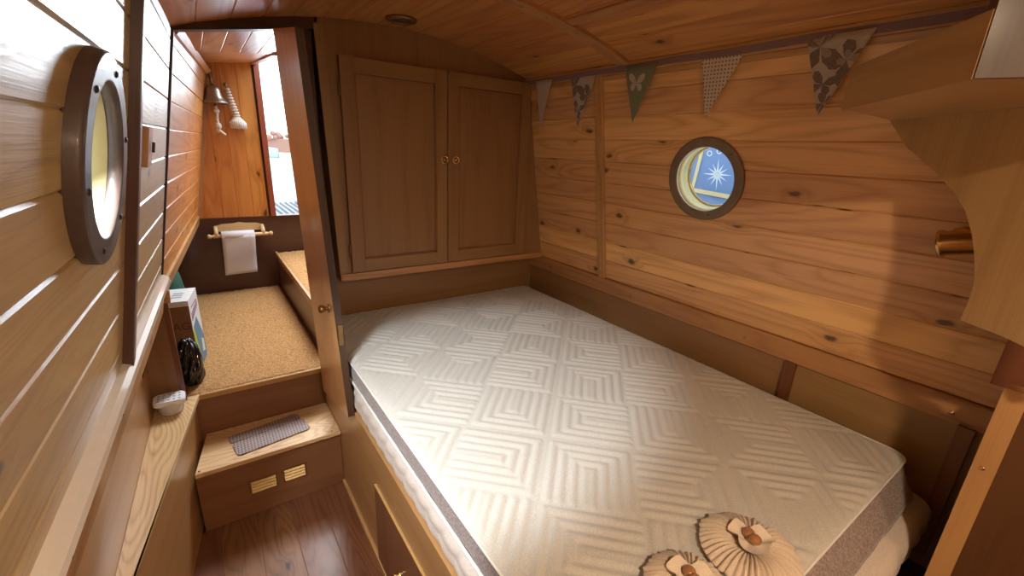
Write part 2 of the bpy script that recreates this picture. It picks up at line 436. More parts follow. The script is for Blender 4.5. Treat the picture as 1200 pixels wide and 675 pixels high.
# etched star burst on the right pane
mb = MB(); c0 = PR(*PHR) + NR * (-.07 + .0048); hz = V((0, -1, 0)); vt = NR.cross(V((0, 1, 0))).normalized()
if vt.z < 0: vt = -vt
sc = c0 + hz * .008 + vt * .008
for k in range(12):
    a = 2 * PI * k / 12; L = .060 if k % 3 == 0 else .046
    d = hz * cos(a) + vt * sin(a); e = hz * -sin(a) + vt * cos(a)
    mb.faces([sc + e * .0045 + d * .004, sc + d * L, sc - e * .0045 + d * .004], [(0, 1, 2)], ETCH)
mb.lathe([(0, .0002), (.013, .0002)], sc, NR, ETCH, n=24, smooth=False)
for k in (0, 1, 2):
    a = PI * (.35 + .15 * k); q = sc + (hz * cos(a) + vt * sin(a)) * .085
    mb.lathe([(.007, .0006), (.011, .0006)], q, NR, ETCH, n=20)
mb.build('etched_star', w2)

# switch plate on the left wall
sw = thing('light_switch', 'small square wooden light switch plate on the left plank wall', 'light switch', PL(1.49, 1.52))
mb = MB(); o = PL(1.415, 1.475, 0); mb.board(o, PL(1.415, 1.57, 0) - o, (0, .15, 0), NL * .012, PINE_T, c=.003); mb.build('plate', sw)
mb = MB(); o = PL(1.48, 1.51, .012); mb.board(o, PL(1.48, 1.535, .012) - o, (0, .02, 0), NL * .006, BLACKP, c=.002); mb.build('rocker', sw)

# ---- front bulkhead : dark frame, lintel, wall behind the bed
mb = MB()
def xz(poly, y): return [(a, y, b) for a, b in poly]
# left jamb, following the lining
mb.prism(xz([(-.40, .3), (XL(2.04, .95) + .003, .95), (XL(2.04, 1.88) + .006, 1.88), (-.02, 2.05), (-.40, 2.05)], 2.0), (0, .045, 0), DARKW)
struct(mb.build('trim_18')); mb = MB()
# lintel
mb.prism(xz([(-.05, 1.876), (.36, 1.948), (.46, 1.965), (.46, 2.06), (-.05, 1.99)], 2.0), (0, .045, 0), DARKW, grain=(1, 0, 0))
struct(mb.build('trim_19')); mb = MB()
mb.prism(xz([(.405, .54), (.43, .54), (.44, 1.98), (.375, 1.96)], 2.02), (0, .10, 0), DARKW); struct(mb.build('trim_20')); mb = MB()
# bulkhead right of the doorway
mb.prism(xz([(.40, 0), (1.75, 0), (1.75, 2.1), (.40, 2.1)], 2.125), (0, .03, 0), OAK_D, grain=(1, 0, 0))
struct(mb.build('wall_front'))
mb = MB(); mb.box(.40, 1.66, 2.110, 2.125, .45, .955, OAK, grain='x'); struct(mb.build('trim_10'))
# dark end panel left of the doorway under the lining
mb = MB()
mb.prism(xz([(-.34, .487), (-.172, .487), (-.172, .955), (-.34, .955)], 2.10), (0, .014, 0), OAK_D)
mb.box(-.178, -.160, 2.094, 2.122, .487, .93, MAHOG, grain='z')
mb.prism(xz([(-.19, .925), (-.150, .925), (-.148, .965), (-.155, .985), (-.19, .985)], 2.085), (0, .035, 0), PINE_T)
struct(mb.build('trim_11'))

# ---- open cabin door leaf
dr = thing('door_1', 'narrow open varnished cabin door leaf at the head of the steps', 'door', (.36, 1.8, .43), kind='structure')
F0, F1 = V((.304, 1.995, 1.940)), V((.358, 1.995, .425))      # far (hinge) edge top, bottom
N0, N1 = V((.295, 1.56, 1.868)), V((.359, 1.56, .530))    # free edge
mb = MB(); n = (F1 - F0).cross(N0 - F0).normalized()
if n.x > 0: n = -n
th = V((.025, 0, 0))
mb.faces([F0, N0, N1, F1, F0 + th, N0 + th, N1 + th, F1 + th], [(0, 1, 2, 3), (0, 4, 5, 1), (3, 2, 6, 7), (0, 3, 7, 4)], DOORW, (0, 0, 1), (0, 1, 0), rnd=.5)
mb.faces([N0, N1, N1 + th, N0 + th, F0 + th, F1 + th], [(0, 1, 2, 3), (3, 2, 5, 4)], DARKW, (0, 0, 1), (0, 1, 0), rnd=.5)
mb.build('door_leaf', dr)
kp = V((.3335, 1.63, .965)); nd = V((-1, 0, .045)).normalized()
mb = MB(); mb.lathe([(0, .034), (.010, .033), (.016, .026), (.013, .014), (.007, .008), (.008, .002), (.017, .0), (.017, -.004)], kp, nd, BRASS_D, n=24); mb.build('knob', dr)
mb = MB(); mb.box(.347, .363, 1.554, 1.562, .84, .92, BRASS_D); mb.build('latch_plate', dr)

# ---- cupboard over the foot of the bed
cb = thing('wall_cupboard', 'double door oak cupboard with arched top built in over the bed', 'cupboard', (1.0, 2.0, .95))
mb = MB()
arc = [(x, ZC(x) - .001) for x in [1.505 - (1.505 - .45) * i / 16 for i in range(17)]]
poly = [(.476, .95), (XR(.95) - .001, .95), (XR(1.88) - .001, 1.90)] + arc
mb.prism(xz(poly, 2.0), (0, .108, 0), OAK, grain=(0, 0, 1), rnd=.35)
mb.build('carcass', cb)
mb = MB(); mb.prism(xz([(.476, .952), (XR(.95) - .003, .952), (XR(.98) - .003, .984), (.475, .984)], 1.988), (0, .012, 0), PINE_T, grain=(1, 0, 0)); mb.build('bottom_rail', cb)
mb = MB(); mb.prism(xz([(.444, 1.985), (.475, .952), (.505, .952), (.482, 1.985)], 1.994), (0, .006, 0), OAK, grain=(0, 0, 1)); mb.build('side_stile', cb)
def cdoor(x0, x1, z0, z1, kx, hx):
    y0, y1 = 1.978, 1.999; st = .058
    m = MB()
    for (a, b, g) in ((x0, x0 + st, 1), (x1 - st, x1, 1)): m.board((a, y1, z0), (0, 0, z1 - z0), (b - a, 0, 0), (0, y0 - y1, 0), OAK, c=.002)
    for (a, b) in ((z0, z0 + st), (z1 - st, z1)): m.board((x0 + st, y1, a), (x1 - x0 - 2 * st, 0, 0), (0, 0, b - a), (0, y0 - y1, 0), OAK, c=.002)
    m.box(x0 + st - .002, x1 - st + .002, y0 + .009, y1, z0 + st - .002, z1 - st + .002, OAK, grain='z')
    # small ogee around panel
    for (a, b, c, d) in ((x0 + st, x0 + st + .007, z0 + st, z1 - st), (x1 - st - .007, x1 - st, z0 + st, z1 - st)): m.box(a, b, y0 + .004, y1, c, d, OAK_D, grain='z')
    for (c, d) in ((z0 + st, z0 + st + .007), (z1 - st - .007, z1 - st)): m.box(x0 + st, x1 - st, y0 + .004, y1, c, d, OAK_D, grain='x')
    d = m.build('door', cb)
    m = MB(); m.lathe([(.010, .004), (.014, .003), (.020, .006), (.021, .011), (.016, .014), (.012, .010)], (kx, y0 - .002, 1.497), (0, -1, 0), BRASS, n=28, closed=True)
    m.lathe([(0, .016), (.006, .014), (.007, .006), (.010, .002), (.013, .0), (.013, -.003)], (kx, y0, 1.497), (0, -1, 0), BRASS, n=24)
    m.build('knob', d)
    for hz_ in (z0 + .10, z1 - .12):
        m = MB(); m.tube([(hx, y0 + .006, hz_ - .03), (hx, y0 + .006, hz_ + .03)], .004, BRASS_D, n=8); m.build('hinge', d)
cdoor(.525, 1.002, .991, 1.885, .982, .521)
cdoor(1.006, 1.487, .991, 1.887, 1.042, 1.491)

# ---- bed base
bb = thing('bed_base', 'honey wood built in bed base under the mattresses, with a darker locker door', 'bed', (1.0, .9, 0))
mb = MB()
mb.box(.386, .404, YB + .05, 2.108, 0, .535, PLY, grain='y')
mb.build('side_board', bb)
mb = MB(); mb.box(.404, 1.645, .14, 2.105, .49, .535, OAK_D); mb.build('bed_board', bb)
mb = MB(); mb.box(.3785, .3858, .50, 1.335, .02, .366, OAK_D, grain='z'); mb.box(.3780, .3858, .50, 1.335, .366, .370, PLY, grain='y'); cd = mb.build('locker_door', bb)
tag(cd, 'darker brown flat locker door')
mb = MB(); mb.lathe([(0, .024), (.007, .023), (.012, .017), (.008, .008), (.010, 0)], (.379, 1.10, .175), (-1, 0, 0), BRASS, n=20); mb.build('knob', cd)
mb = MB(); mb.box(.374, .3858, YB, 1.84, 0, .022, PLY, grain='y'); struct(mb.build('baseboard_right'))

# ---- mattresses
def fabric(name, col, col2, scale=260, rough=.9, bump=.4):
    t = NT(name); tc = t.n('TexCoord').outputs['Object']
    n1 = t.n('TexNoise', {'Vector': tc, 'Scale': scale, 'Detail': 2.0}).outputs[0]
    c = t.mix(t.step(n1, .35, .65), col, col2)
    t.bsdf(**{'Base Color': c, 'Roughness': rough, 'Sheen Weight': .25, 'Normal': t.n('Bump', {'Strength': bump, 'Distance': .001, 'Height': n1}).outputs[0]})
    return t.m
COVER = fabric('mattress_cover', (.62, .60, .55), (.52, .49, .44), 420)
BORDER = fabric('taupe_border', (.235, .175, .165), (.40, .33, .31), 210)
CREAMQ = fabric('cream_quilt', (.74, .64, .56), (.66, .56, .48), 300, bump=.2)
PIPE = plain('piping_white', (.80, .78, .74), .7, noise=.05)
GAP_SHADE = plain('gap_shade_grey', (.13, .125, .12), .8, noise=.1)
def rrect(x0, x1, y0, y1, r, step=.012):
    pts = []
    def line(a, b):
        n = max(1, int((V(b) - V(a)).length / step))
        for i in range(n): pts.append(tuple(V(a).lerp(V(b), i / n)))
    def arcp(cx, cy, a0):
        for i in range(8): a = a0 + PI / 2 * i / 8; pts.append((cx + r * cos(a), cy + r * sin(a)))
    line((x0 + r, y0), (x1 - r, y0)); arcp(x1 - r, y0 + r, -PI / 2)
    line((x1, y0 + r), (x1, y1 - r)); arcp(x1 - r, y1 - r, 0)
    line((x1 - r, y1), (x0 + r, y1)); arcp(x0 + r, y1 - r, PI / 2)
    line((x0, y1 - r), (x0, y0 + r)); arcp(x0 + r, y0 + r, PI)
    return pts
def band(mb, pts, z0, z1, nz, disp, mat, cap=False):
    n = len(pts); vs = []; fs = []; s = 0
    nr = []; ss = []
    for i in range(n):
        a, b = V(pts[i - 1]), V(pts[(i + 1) % n]); d = (b - a).normalized(); nr.append(V((d.y, -d.x))); ss.append(s); s += (V(pts[(i + 1) % n]) - V(pts[i])).length
    for i in range(n):
        for j in range(nz + 1):
            q = j / nz; p = V(pts[i]) + nr[i] * disp(ss[i], q); vs.append((p.x, p.y, z0 + (z1 - z0) * q))
    for i in range(n):
        for j in range(nz):
            k = (i + 1) % n; fs.append((i * (nz + 1) + j, k * (nz + 1) + j, k * (nz + 1) + j + 1, i * (nz + 1) + j + 1))
    if cap:
        fs.append(tuple(i * (nz + 1) for i in range(n))); fs.append(tuple(i * (nz + 1) + nz for i in reversed(range(n))))
    mb.faces(vs, fs, mat, smooth=True, rnd=.5)
MX0, MX1, MY0, MY1 = .389, 1.604, .20, 2.098
# lower mattress
lm = thing('mattress', 'cream quilted lower mattress showing below the patterned one', 'mattress', (1, 1.1, .537))
lp = rrect(MX0 + .002, MX1 + .02, MY0 - .085, MY1, .055)
def dq(s, q):
    e = abs(q - .5) * 2; ed = -.014 * e ** 4 - .006
    return ed + .008 * abs(sin(PI * s / .085 + .6 * sin(q * 5))) ** .5 * (1 - e ** 4) + .003 * abs(sin(q * PI * 2))
mb = MB(); band(mb, lp, .537, .642, 14, dq, CREAMQ, cap=True); mb.build('quilted_cover', lm)
mb = MB(); band(mb, rrect(MX0 + .012, MX1 - .004, MY0 - .02, MY1 - .008, .045), .640, .6645, 1, lambda s, q: 0, GAP_SHADE, cap=True); mb.build('gap_shade_strip', lm)  # shade of the gap between the mattresses, painted as a dark strip
# upper mattress
um = thing('mattress', 'upper mattress with embossed chevron cover and taupe border', 'mattress', (1, 1.1, .667))
up = rrect(MX0, MX1, MY0, MY1, .045)
def slump(s):     # the soft near end leans outward towards its foot
    if s < 1.10: return 1.0
    return max(0.0, 1 - (s - 1.10) / .09) ** 1.5
def db(s, q): return -.006 * (abs(q - .5) * 2) ** 3 + .0012 * sin(s * 47) * sin(s * 13) + .052 * slump(s) * (1 - q) ** 1.3
mb = MB(); band(mb, up, .6655, .744, 8, db, BORDER, cap=True); mb.build('border', um)
mb = MB()
for zz_ in (.668,): mb.tube([(p[0], p[1], zz_) for p in up if p[1] > MY0 + .05 and p[0] < 1.0], .0045, PIPE, n=8)
mb.build('piping', um)
mb = MB(); mb.tube([(p[0], p[1], .744) for p in up + up[:1]], .003, PIPE, n=8, caps=False); mb.build('piping', um)
def ridge(x, y):
    S = .245; c45 = math.sqrt(.5)
    dx, dy = x - .737, y - 1.165
    a = (dx * c45 - dy * c45) / S; b = (-dx * c45 - dy * c45) / S
    i, j = math.floor(a), math.floor(b); a = (a - i) * 2 - 1; b = (b - j) * 2 - 1
    k = (i % 2, j % 2)
    d = {(0, 0): max(abs(a), b), (1, 0): max(abs(b), -a), (0, 1): max(abs(b), a), (1, 1): max(abs(a), -b)}[k]
    e = (d * 4 + .12) % 1.0
    h = max(0.0, sin(PI * min(1, e * 1.25)))
    m = min(1, (1.03 - max(abs(a), abs(b))) * 10)
    return h ** .7 * m
step = .0055
nx = int((MX1 - MX0) / step); ny = int((MY1 - MY0) / step); vs = []; fs = []
def inset(x, y):
    r = .045; dx = min(x - MX0, MX1 - x); dy = min(y - MY0, MY1 - y)
    if dx < r and dy < r: return r - math.hypot(r - dx, r - dy)
    return min(dx, dy)
for i in range(nx + 1):
    for j in range(ny + 1):
        x = MX0 + (MX1 - MX0) * i / nx; y = MY0 + (MY1 - MY0) * j / ny
        q = inset(x, y)
        if q < 0:
            # pull the corner grid onto the rounded corner
            cx = MX0 + .045 if x < 1 else MX1 - .045; cy = MY0 + .045 if y < 1.1 else MY1 - .045
            v = V((x - cx, y - cy)); v = v.normalized() * .045; x, y = cx + v.x, cy + v.y; q = 0
        e = min(1, q / .04)
        z = .743 + .010 * math.sqrt(max(0, 1 - (1 - e) ** 2)) + .0046 * ridge(x, y) * min(1, q / .02) + .002 * sin(x * 7) * sin(y * 5)
        vs.append((x, y, z))
for i in range(nx):
    for j in range(ny):
        k = i * (ny + 1) + j; fs.append((k, k + ny + 1, k + ny + 2, k + 1))
mb = MB(); mb.faces(vs, fs, COVER, smooth=True, rnd=.5); mb.build('embossed_cover', um, fix=False)

# ---- gathered fabric rosettes
ROSE = fabric('rosette_cloth', (.66, .54, .42), (.58, .46, .35), 500, bump=.15)
ROSE_C = fabric('rosette_centre', (.72, .60, .48), (.64, .52, .40), 500, bump=.15)
BEAD = plain('amber_bead', (.34, .15, .065), .15, noise=.3, nscale=60, coat=.6)
def rosette(c, R, label, seed, tilt=0):
    rg = random.Random(seed); r_ = thing('fabric_rosette', label, 'rosette', c, group='gathered cloth rosettes on the mattress'); cx, cy, cz = c
    nt = 336; nrr = 16; K = 42; vs = []; fs = []
    ph = [rg.uniform(-.5, .5) for _ in range(K)]; am = [rg.uniform(.6, 1.25) for _ in range(K)]; rr = [rg.uniform(.95, 1.03) for _ in range(K)]
    for i in range(nrr + 1):
        q = i / nrr; 
        for j in range(nt):
            th = 2 * PI * j / nt; k = int(j / nt * K) % K; fr_ = j / nt * K - int(j / nt * K)
            w = sin(PI * fr_) ** .7
            r = .012 + (R * (rr[k] * w + rr[(k + 1) % K] * .96 * (1 - w)) - .012) * q
            z = .010 + .020 * sin(PI * min(1, q * .95 + .03)) + (w - .5) * .011 * am[k] * (.35 + .65 * math.sin(PI * q ** .8) ** .5)
            z = max(z, .001)
            t2 = th + ph[k] * .05 * q * w
            vs.append((cx + r * cos(t2), cy + r * sin(t2), cz + z))
    for i in range(nrr):
        for j in range(nt):
            k = (j + 1) % nt; fs.append((i * nt + j, (i + 1) * nt + j, (i + 1) * nt + k, i * nt + k))
    m = MB(); m.faces(vs, fs, ROSE, smooth=True, rnd=.5)
    vs = []; fs = []
    m.lathe([(0, .001), (R * .93, .001), (R * .95, .006), (R * .5, .012), (0, .012)], c, (0, 0, 1), ROSE, n=60)
    m.build('pleated_skirt', r_)
    m = MB(); nt = 60; vs = []; fs = []; nrr = 6
    for i in range(nrr + 1):
        q = i / nrr
        for j in range(nt):
            th = 2 * PI * j / nt; r = (.004 + .036 * q) * (1 + .18 * sin(3 * th + seed) * q + .07 * sin(7 * th) * q)
            vs.append((cx + r * cos(th), cy + r * sin(th), cz + .033 + .012 * q ** 2 + .005 * sin(5 * th + 1) * q))
    for i in range(nrr):
        for j in range(nt):
            k = (j + 1) % nt; fs.append((i * nt + j, (i + 1) * nt + j, (i + 1) * nt + k, i * nt + k))
    m.faces(vs, fs, ROSE_C, smooth=True, rnd=.5); m.lathe([(0, .012), (.014, .012), (.010, .036), (0, .036)], c, (0, 0, 1), ROSE_C, n=20); m.build('centre_petal', r_)
    for k, (dx, dy) in enumerate(((.006, .010), (-.004, -.008))):
        m = MB(); m.ball((cx + dx, cy + dy, cz + .043 + .004 * k), .0125, BEAD, n=20, scale=(1, 1, .8)); m.build('bead', r_)
rosette((.848, .285, .7595), .100, 'pleated cream cloth rosette with two amber beads, the one fully in view', 3)
rosette((.660, .300, .7595), .088, 'pleated cream cloth rosette cut off by the bottom edge of the photo', 9)

# ---- steps and deck
st = thing('step', 'lower oak step with brass vents in its riser', 'step', (.1, 1.98, 0))
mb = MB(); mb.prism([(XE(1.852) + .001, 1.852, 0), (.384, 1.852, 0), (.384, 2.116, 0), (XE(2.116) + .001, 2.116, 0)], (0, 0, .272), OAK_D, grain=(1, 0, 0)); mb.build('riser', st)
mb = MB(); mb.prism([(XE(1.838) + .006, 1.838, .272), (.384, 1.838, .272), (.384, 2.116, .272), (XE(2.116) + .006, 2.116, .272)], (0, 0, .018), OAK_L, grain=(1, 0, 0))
for x in (-.15, .35): disc_screw(mb, (x, 1.855, .2905), (0, 0, 1), .004)
mb.build('tread', st)
mb = MB(); 
def vent(x0, x1, z0, z1):
    m = MB(); y = 1.851
    m.box(x0 - .008, x1 + .008, y - .001, y + .001, z0 - .006, z1 + .006, BRASS_D)
    n = 4
    for k in range(n):
        za = z0 + (z1 - z0) * k / n; h = (z1 - z0) / n
        m.prism([(x0, y - .001, za + h * .85), (x0, y - .008, za + h * .35), (x0, y - .001, za + h * .2)], (x1 - x0, 0, 0), BRASS_D, grain=(1, 0, 0))
    m.build('vent', st)
vent(.012, .105, .108, .165); vent(.140, .222, .112, .170)
# rubber mat on step
t = NT('perforated_rubber'); tc = t.n('TexCoord').outputs['Object']
vo = t.n('TexVoronoi', {'Vector': tc, 'Scale': 82.0, 'Randomness': .0}); f = t.step(vo.outputs['Distance'], .28, .42)
t.bsdf(**{'Base Color': t.mix(f, (.07, .055, .055), (.34, .27, .25)), 'Roughness': .5, 'Normal': t.n('Bump', {'Strength': .6, 'Distance': .003, 'Height': f}).outputs[0]})
RUB = t.m
mt = thing('step_mat', 'grey brown perforated rubber mat on the lower step', 'mat', (.115, 1.97, .29))
a = math.radians(9); ux = V((cos(a), sin(a), 0)); uy = V((-sin(a), cos(a), 0)); c0 = V((.117, 1.975, .2905))
def outl(x0, x1, y0, y1, r):
    return [c0 + ux * p[0] + uy * p[1] for p in [(x0 + r, y0), (x1 - r, y0), (x1, y0 + r), (x1, y1 - r), (x1 - r, y1), (x0 + r, y1), (x0, y1 - r), (x0, y0 + r)]]
mb = MB(); mb.prism(outl(-.147, .147, -.078, .024, .012), (0, 0, .005), RUB); mb.prism(outl(-.149, .140, .029, .085, .010), (0, 0, .005), RUB)
mb.prism(outl(-.13, .13, -.05, .06, .01), (0, 0, .003), RUB); mb.build('rubber_pad', mt)

# upper deck
mb = MB()
mb.box(-.60, 1.15, 2.126, 3.70, 0, .475, OAK_D, grain='x')
struct(mb.build('trim_12'))
mb = MB(); mb.board((-.17, 2.118, .462), (.57, 0, 0), (0, .03, 0), (0, 0, .022), PLY, c=.003); struct(mb.build('trim_13'))
t = NT('coir'); tc = t.n('TexCoord').outputs['Object']
n1 = t.n('TexNoise', {'Vector': tc, 'Scale': 150.0, 'Detail': 4.0, 'Roughness': .7}).outputs[0]; n2 = t.n('TexNoise', {'Vector': tc, 'Scale': 7.0, 'Detail': 2.0}).outputs[0]
c = t.mix(t.step(n1, .32, .68), (.20, .085, .022), (.66, .36, .13)); c = t.mix(t.math('MULTIPLY', n2, .4), c, (.60, .36, .15))
t.bsdf(**{'Base Color': c, 'Roughness': .95, 'Normal': t.n('Bump', {'Strength': 1.0, 'Distance': .006, 'Height': n1}).outputs[0]})
COIR = t.m
def coir(x0, x1, y0, y1, z, h, label, name='coir_mat', parent=None, step=.008):
    nx = int((x1 - x0) / step); ny = int((y1 - y0) / step); vs = []; fs = []
    for i in range(nx + 1):
        for j in range(ny + 1):
            e = i in (0, nx) or j in (0, ny)
            vs.append((x0 + (x1 - x0) * i / nx + (0 if e else random.uniform(-.002, .002)), y0 + (y1 - y0) * j / ny + random.uniform(-.003, .003), z + (h * .5 if e else h + random.uniform(-.003, .003))))
    for i in range(nx):
        for j in range(ny):
            k = i * (ny + 1) + j; fs.append((k, k + ny + 1, k + ny + 2, k + 1))
    b = len(vs)
    m = MB(); m.faces(vs, fs, COIR, smooth=True, rnd=.5); m.box(x0 + .003, x1 - .003, y0 + .005, y1 - .003, z, z + h * .6, COIR)
    o = m.build(name, parent, fix=False)
    if label: tag(o, label, 'mat')
    return o
coir(-.165, .408, 2.130, 3.655, .4752, .014, 'large brown coir mat on the upper deck')

# ---- front well : side lining, bulkhead, seat
def PL2(y, z): return V((XL2(y, z), y, z))
mb = MB(); zs = [1.005 + .0945 * k for k in range(0, 11)]
NL2 = V((1, -.083, -.185)).normalized()
for k in range(len(zs) - 1):
    z0, z1 = zs[k], min(zs[k + 1], 1.99)
    o = PL2(2.045, z0) - NL2 * .014; 
    mb.board(o, PL2(3.66, z0) - NL2 * .014 - o, PL2(2.045, z1) - NL2 * .014 - o, NL2 * .014, PINE_O, c=.004)
o = PL2(2.045, .97) - NL2 * .05
mb.board(o, PL2(3.75, .97) - NL2 * .05 - o, PL2(2.045, 2.06) - NL2 * .05 - o, NL2 * .034, DARKW)
# lower steel side, painted brown, flaring out
mb.prism([(-.55, 2.12, .47), (-.45, 3.70, .47), (-.48, 3.70, .47), (-.58, 2.12, .47)], (.0, 0, .53), BROWN_P)
mb.prism([(-.58, 2.12, .985), (-.2, 2.12, .985), (-.05, 3.70, .985), (-.48, 3.70, .985)], (0, 0, .02), BROWN_P)
mb.prism([(-.60, 2.1, .47), (-.3, 2.1, .47), (-.3, 2.1, 1.0), (-.60, 2.1, 1.0)], (0, .03, 0), BROWN_P)
struct(mb.build('wall_bow_side'))
# curved capping plank along lining foot
mb = MB(); N = 16
for i in range(N):
    ya = 2.05 + (3.66 - 2.05) * i / N; yb = 2.05 + (3.66 - 2.05) * (i + 1) / N
    sag = lambda y: 0.955 + .03 * ((y - 2.05) / 1.6)
    p, q = PL2(ya, sag(ya)), PL2(yb, sag(yb))
    mb.board(p, (q - p) * 1.01, PL2(ya, sag(ya) + .055) - p, NL2 * .010, PINE_T, rnd=.7)
struct(mb.build('trim_14'))
mb = MB(); o = PL2(2.9, 1.86) - V((0, 0, 0)); o = PL2(2.06, 1.885)
mb.board(o, PL2(3.64, 1.935) - o, (.018, 0, .022), NL2 * .014, PINE_O); struct(mb.build('trim_15'))
# bow ceiling: planks then smooth rising board
mb = MB()
for k in range(9):
    xa = -.06 + .078 * k; xb = xa + .078
    za, zb = 1.895 + .15 * min(xa, .4) + .01, 1.895 + .15 * min(xb, .4) + .01
    mb.board((xa, 2.045, za + .012), (0, .56 + .30 * max(0, xa), 0), (.078, 0, zb - za), (0, 0, -.012), PINE_R, c=.003)
mb.box(-.12, 1.2, 2.03, 2.75, 2.02, 2.06, DARKW)
vs = [(-.1, 2.56, 1.905), (.40, 2.72, 1.968), (.42, 3.665, 2.035), (-.1, 3.665, 1.975)]
mb.faces([V(v) for v in vs] + [V(v) + V((0, 0, .03)) for v in vs], [(0, 1, 2, 3), (7, 6, 5, 4), (0, 4, 5, 1), (1, 5, 6, 2), (2, 6, 7, 3), (3, 7, 4, 0)], PINE_O, (1, 0, 0), (0, 1, 0), rnd=.5)
mb.board((.395, 2.70, 1.955), (0, .96, .070), (.03, 0, 0), (0, 0, .05), PINE_T)
struct(mb.build('wall_bow_top'))
# end bulkhead: orange vertical boards above, brown steel below
mb = MB()
xs = [-.07 + .094 * k for k in range(6)]
for xa in xs:
    xb = min(xa + .094, .412)
    if xb - xa < .02: continue
    mb.board((xa, 3.674, 1.018), (0, 0, 1.03), (xb - xa, 0, 0), (0, -.014, 0), PINE_O, c=.003)
mb.box(-.6, .412, 3.675, 3.72, .9, 2.1, DARKW)
struct(mb.build('wall_bow_boards'))
mb = MB(); mb.box(-.62, 1.2, 3.662, 3.72, .47, 1.008, BROWN_P); mb.box(-.62, 1.2, 3.655, 3.73, 1.008, 1.020, CREAMP if 0 else BROWN_P)
struct(mb.build('wall_bow'))
mb = MB(); mb.box(.412, .445, 3.640, 3.70, 1.02, 2.10, REDW, grain='z'); mb.box(XL2(3.66, 1.02) + .0, XL2(3.66, 1.02) + .02, 3.640, 3.66, 1.02, 1.10, PINE_T)
struct(mb.build('trim_16'))
mb = MB(); mb.board((XL2(3.65, 1.03), 3.652, 1.03), (.165, 0, .93), (.02, 0, 0), (0, .01, 0), PINE_T); struct(mb.build('trim_17'))
# seat locker at the right of the bow well
se = thing('seat_locker', 'brown painted seat locker with coir top beyond the open door', 'seat', (.7, 3.1, .475))
mb = MB(); mb.box(.418, 1.1, 2.35, 3.652, .475, .735, BROWN_P); mb.build('locker_body', se)
mb = MB(); mb.box(.410, .424, 2.35, 3.652, .712, .752, PLY, grain='y'); mb.build('edge_strip', se)
coir(.426, 1.08, 2.36, 3.645, .736, .012, None, 'coir_top', se, step=.012)
mb = MB(); mb.box(1.10, 1.2, 2.15, 3.70, .4, 1.02, BROWN_P); mb.box(1.10, 1.16, 2.15, 2.75, 1.02, 2.05, DARKW); struct(mb.build('wall_bow_right'))

# ---- bell, rope, tassel
bl = thing('ship_bell', 'small aged brass bell hanging on a bracket by the bow doorway', 'bell', (.162, 3.60, 1.75))
BELLM = plain('bell_metal', (.34, .30, .25), .36, .85, noise=.5, nscale=22)
mb = MB(); mb.lathe([(r_ * 1.18, h_ * 1.03) for r_, h_ in [(.064, -.001), (.066, .003), (.060, .012), (.048, .024), (.040, .045), (.036, .075), (.028, .095), (.014, .106), (.0, .108), (.0, .100), (.012, .098), (.024, .088), (.032, .07), (.036, .045), (.045, .022), (.058, .006)]], (.162, 3.595, 1.762), (0, 0, 1), BELLM, n=40); mb.build('bell_body', bl)
mb = MB(); mb.tube([(.152, 3.66, 1.955), (.153, 3.63, 1.962), (.156, 3.605, 1.945), (.160, 3.597, 1.90), (.162, 3.595, 1.872)], [.012, .010, .008, .008, .010], BRASS_D, n=10); mb.box(.130, .176, 3.650, 3.660, 1.915, 1.985, BRASS_D); mb.build('bracket', bl)
mb = MB(); mb.tube([(.162, 3.595, 1.86), (.163, 3.595, 1.76), (.164, 3.595, 1.742)], .003, BRASS_D); mb.ball((.164, 3.595, 1.75), .010, BRASS_D); mb.build('clapper', bl)
ROPE = fabric('white_rope', (.82, .78, .70), (.66, .60, .50), 300)
def rope(mb, pts, R, turns=60, strands=3, n=90):
    pts = [V(p) for p in pts]
    def at(q):
        f = q * (len(pts) - 1); i = min(int(f), len(pts) - 2); return pts[i].lerp(pts[i + 1], f - i)
    for s_ in range(strands):
        pp = []
        for k in range(n + 1):
            q = k / n; c = at(q); a = q * turns * .2 * PI + s_ * 2 * PI / strands
            pp.append(c + V((cos(a), sin(a), 0)) * R * .55)
        mb.tube(pp, R * .62, ROPE, n=7)
mb = MB(); rope(mb, [(.164, 3.595, 1.742), (.166, 3.593, 1.70), (.162, 3.592, 1.66), (.168, 3.592, 1.62), (.160, 3.592, 1.585)], .008)
mb.ball((.166, 3.593, 1.715), .017, ROPE); mb.ball((.163, 3.592, 1.625), .018, ROPE, scale=(1.1, 1, 1.3)); mb.tube([(.162, 3.592, 1.60), (.185, 3.592, 1.578), (.20, 3.592, 1.570)], [.010, .009, .006], ROPE); mb.tube([(.162, 3.592, 1.61), (.150, 3.592, 1.588)], [.009, .006], ROPE)
mb.build('bell_rope', bl)
ts = thing('rope_tassel', 'white knotted rope tassel hanging on a hook right of the bell', 'tassel', (.26, 3.63, 1.6))
mb = MB()
ctop = V((.243, 3.632, 1.855)); cbot = V((.278, 3.628, 1.675))
for k in range(11):
    p = ctop.lerp(cbot, k / 10); r = .017 + .010 * k / 10
    mb.lathe([(0, -.008), (r * .8, -.007), (r, 0), (r * .8, .007), (0, .008)], p, cbot - ctop, ROPE, n=16)
mb.build('bound_handle', ts)
mb = MB()
for k in range(22):
    a = 2 * PI * k / 22; r0, r1 = .022, .042
    p = cbot; mb.tube([p + V((cos(a) * r0 * .6, sin(a) * r0 * .6, .008)), p + V((cos(a) * r1, sin(a) * r1 * .9, -.025)), p + V((.004 + cos(a) * r1 * .95, sin(a) * r1 * .85, -.055 - .008 * random.random()))], [.008, .010, .009], ROPE, n=7)
mb.ball(cbot + V((.002, 0, -.03)), .034, ROPE); mb.build('tassel_end', ts)
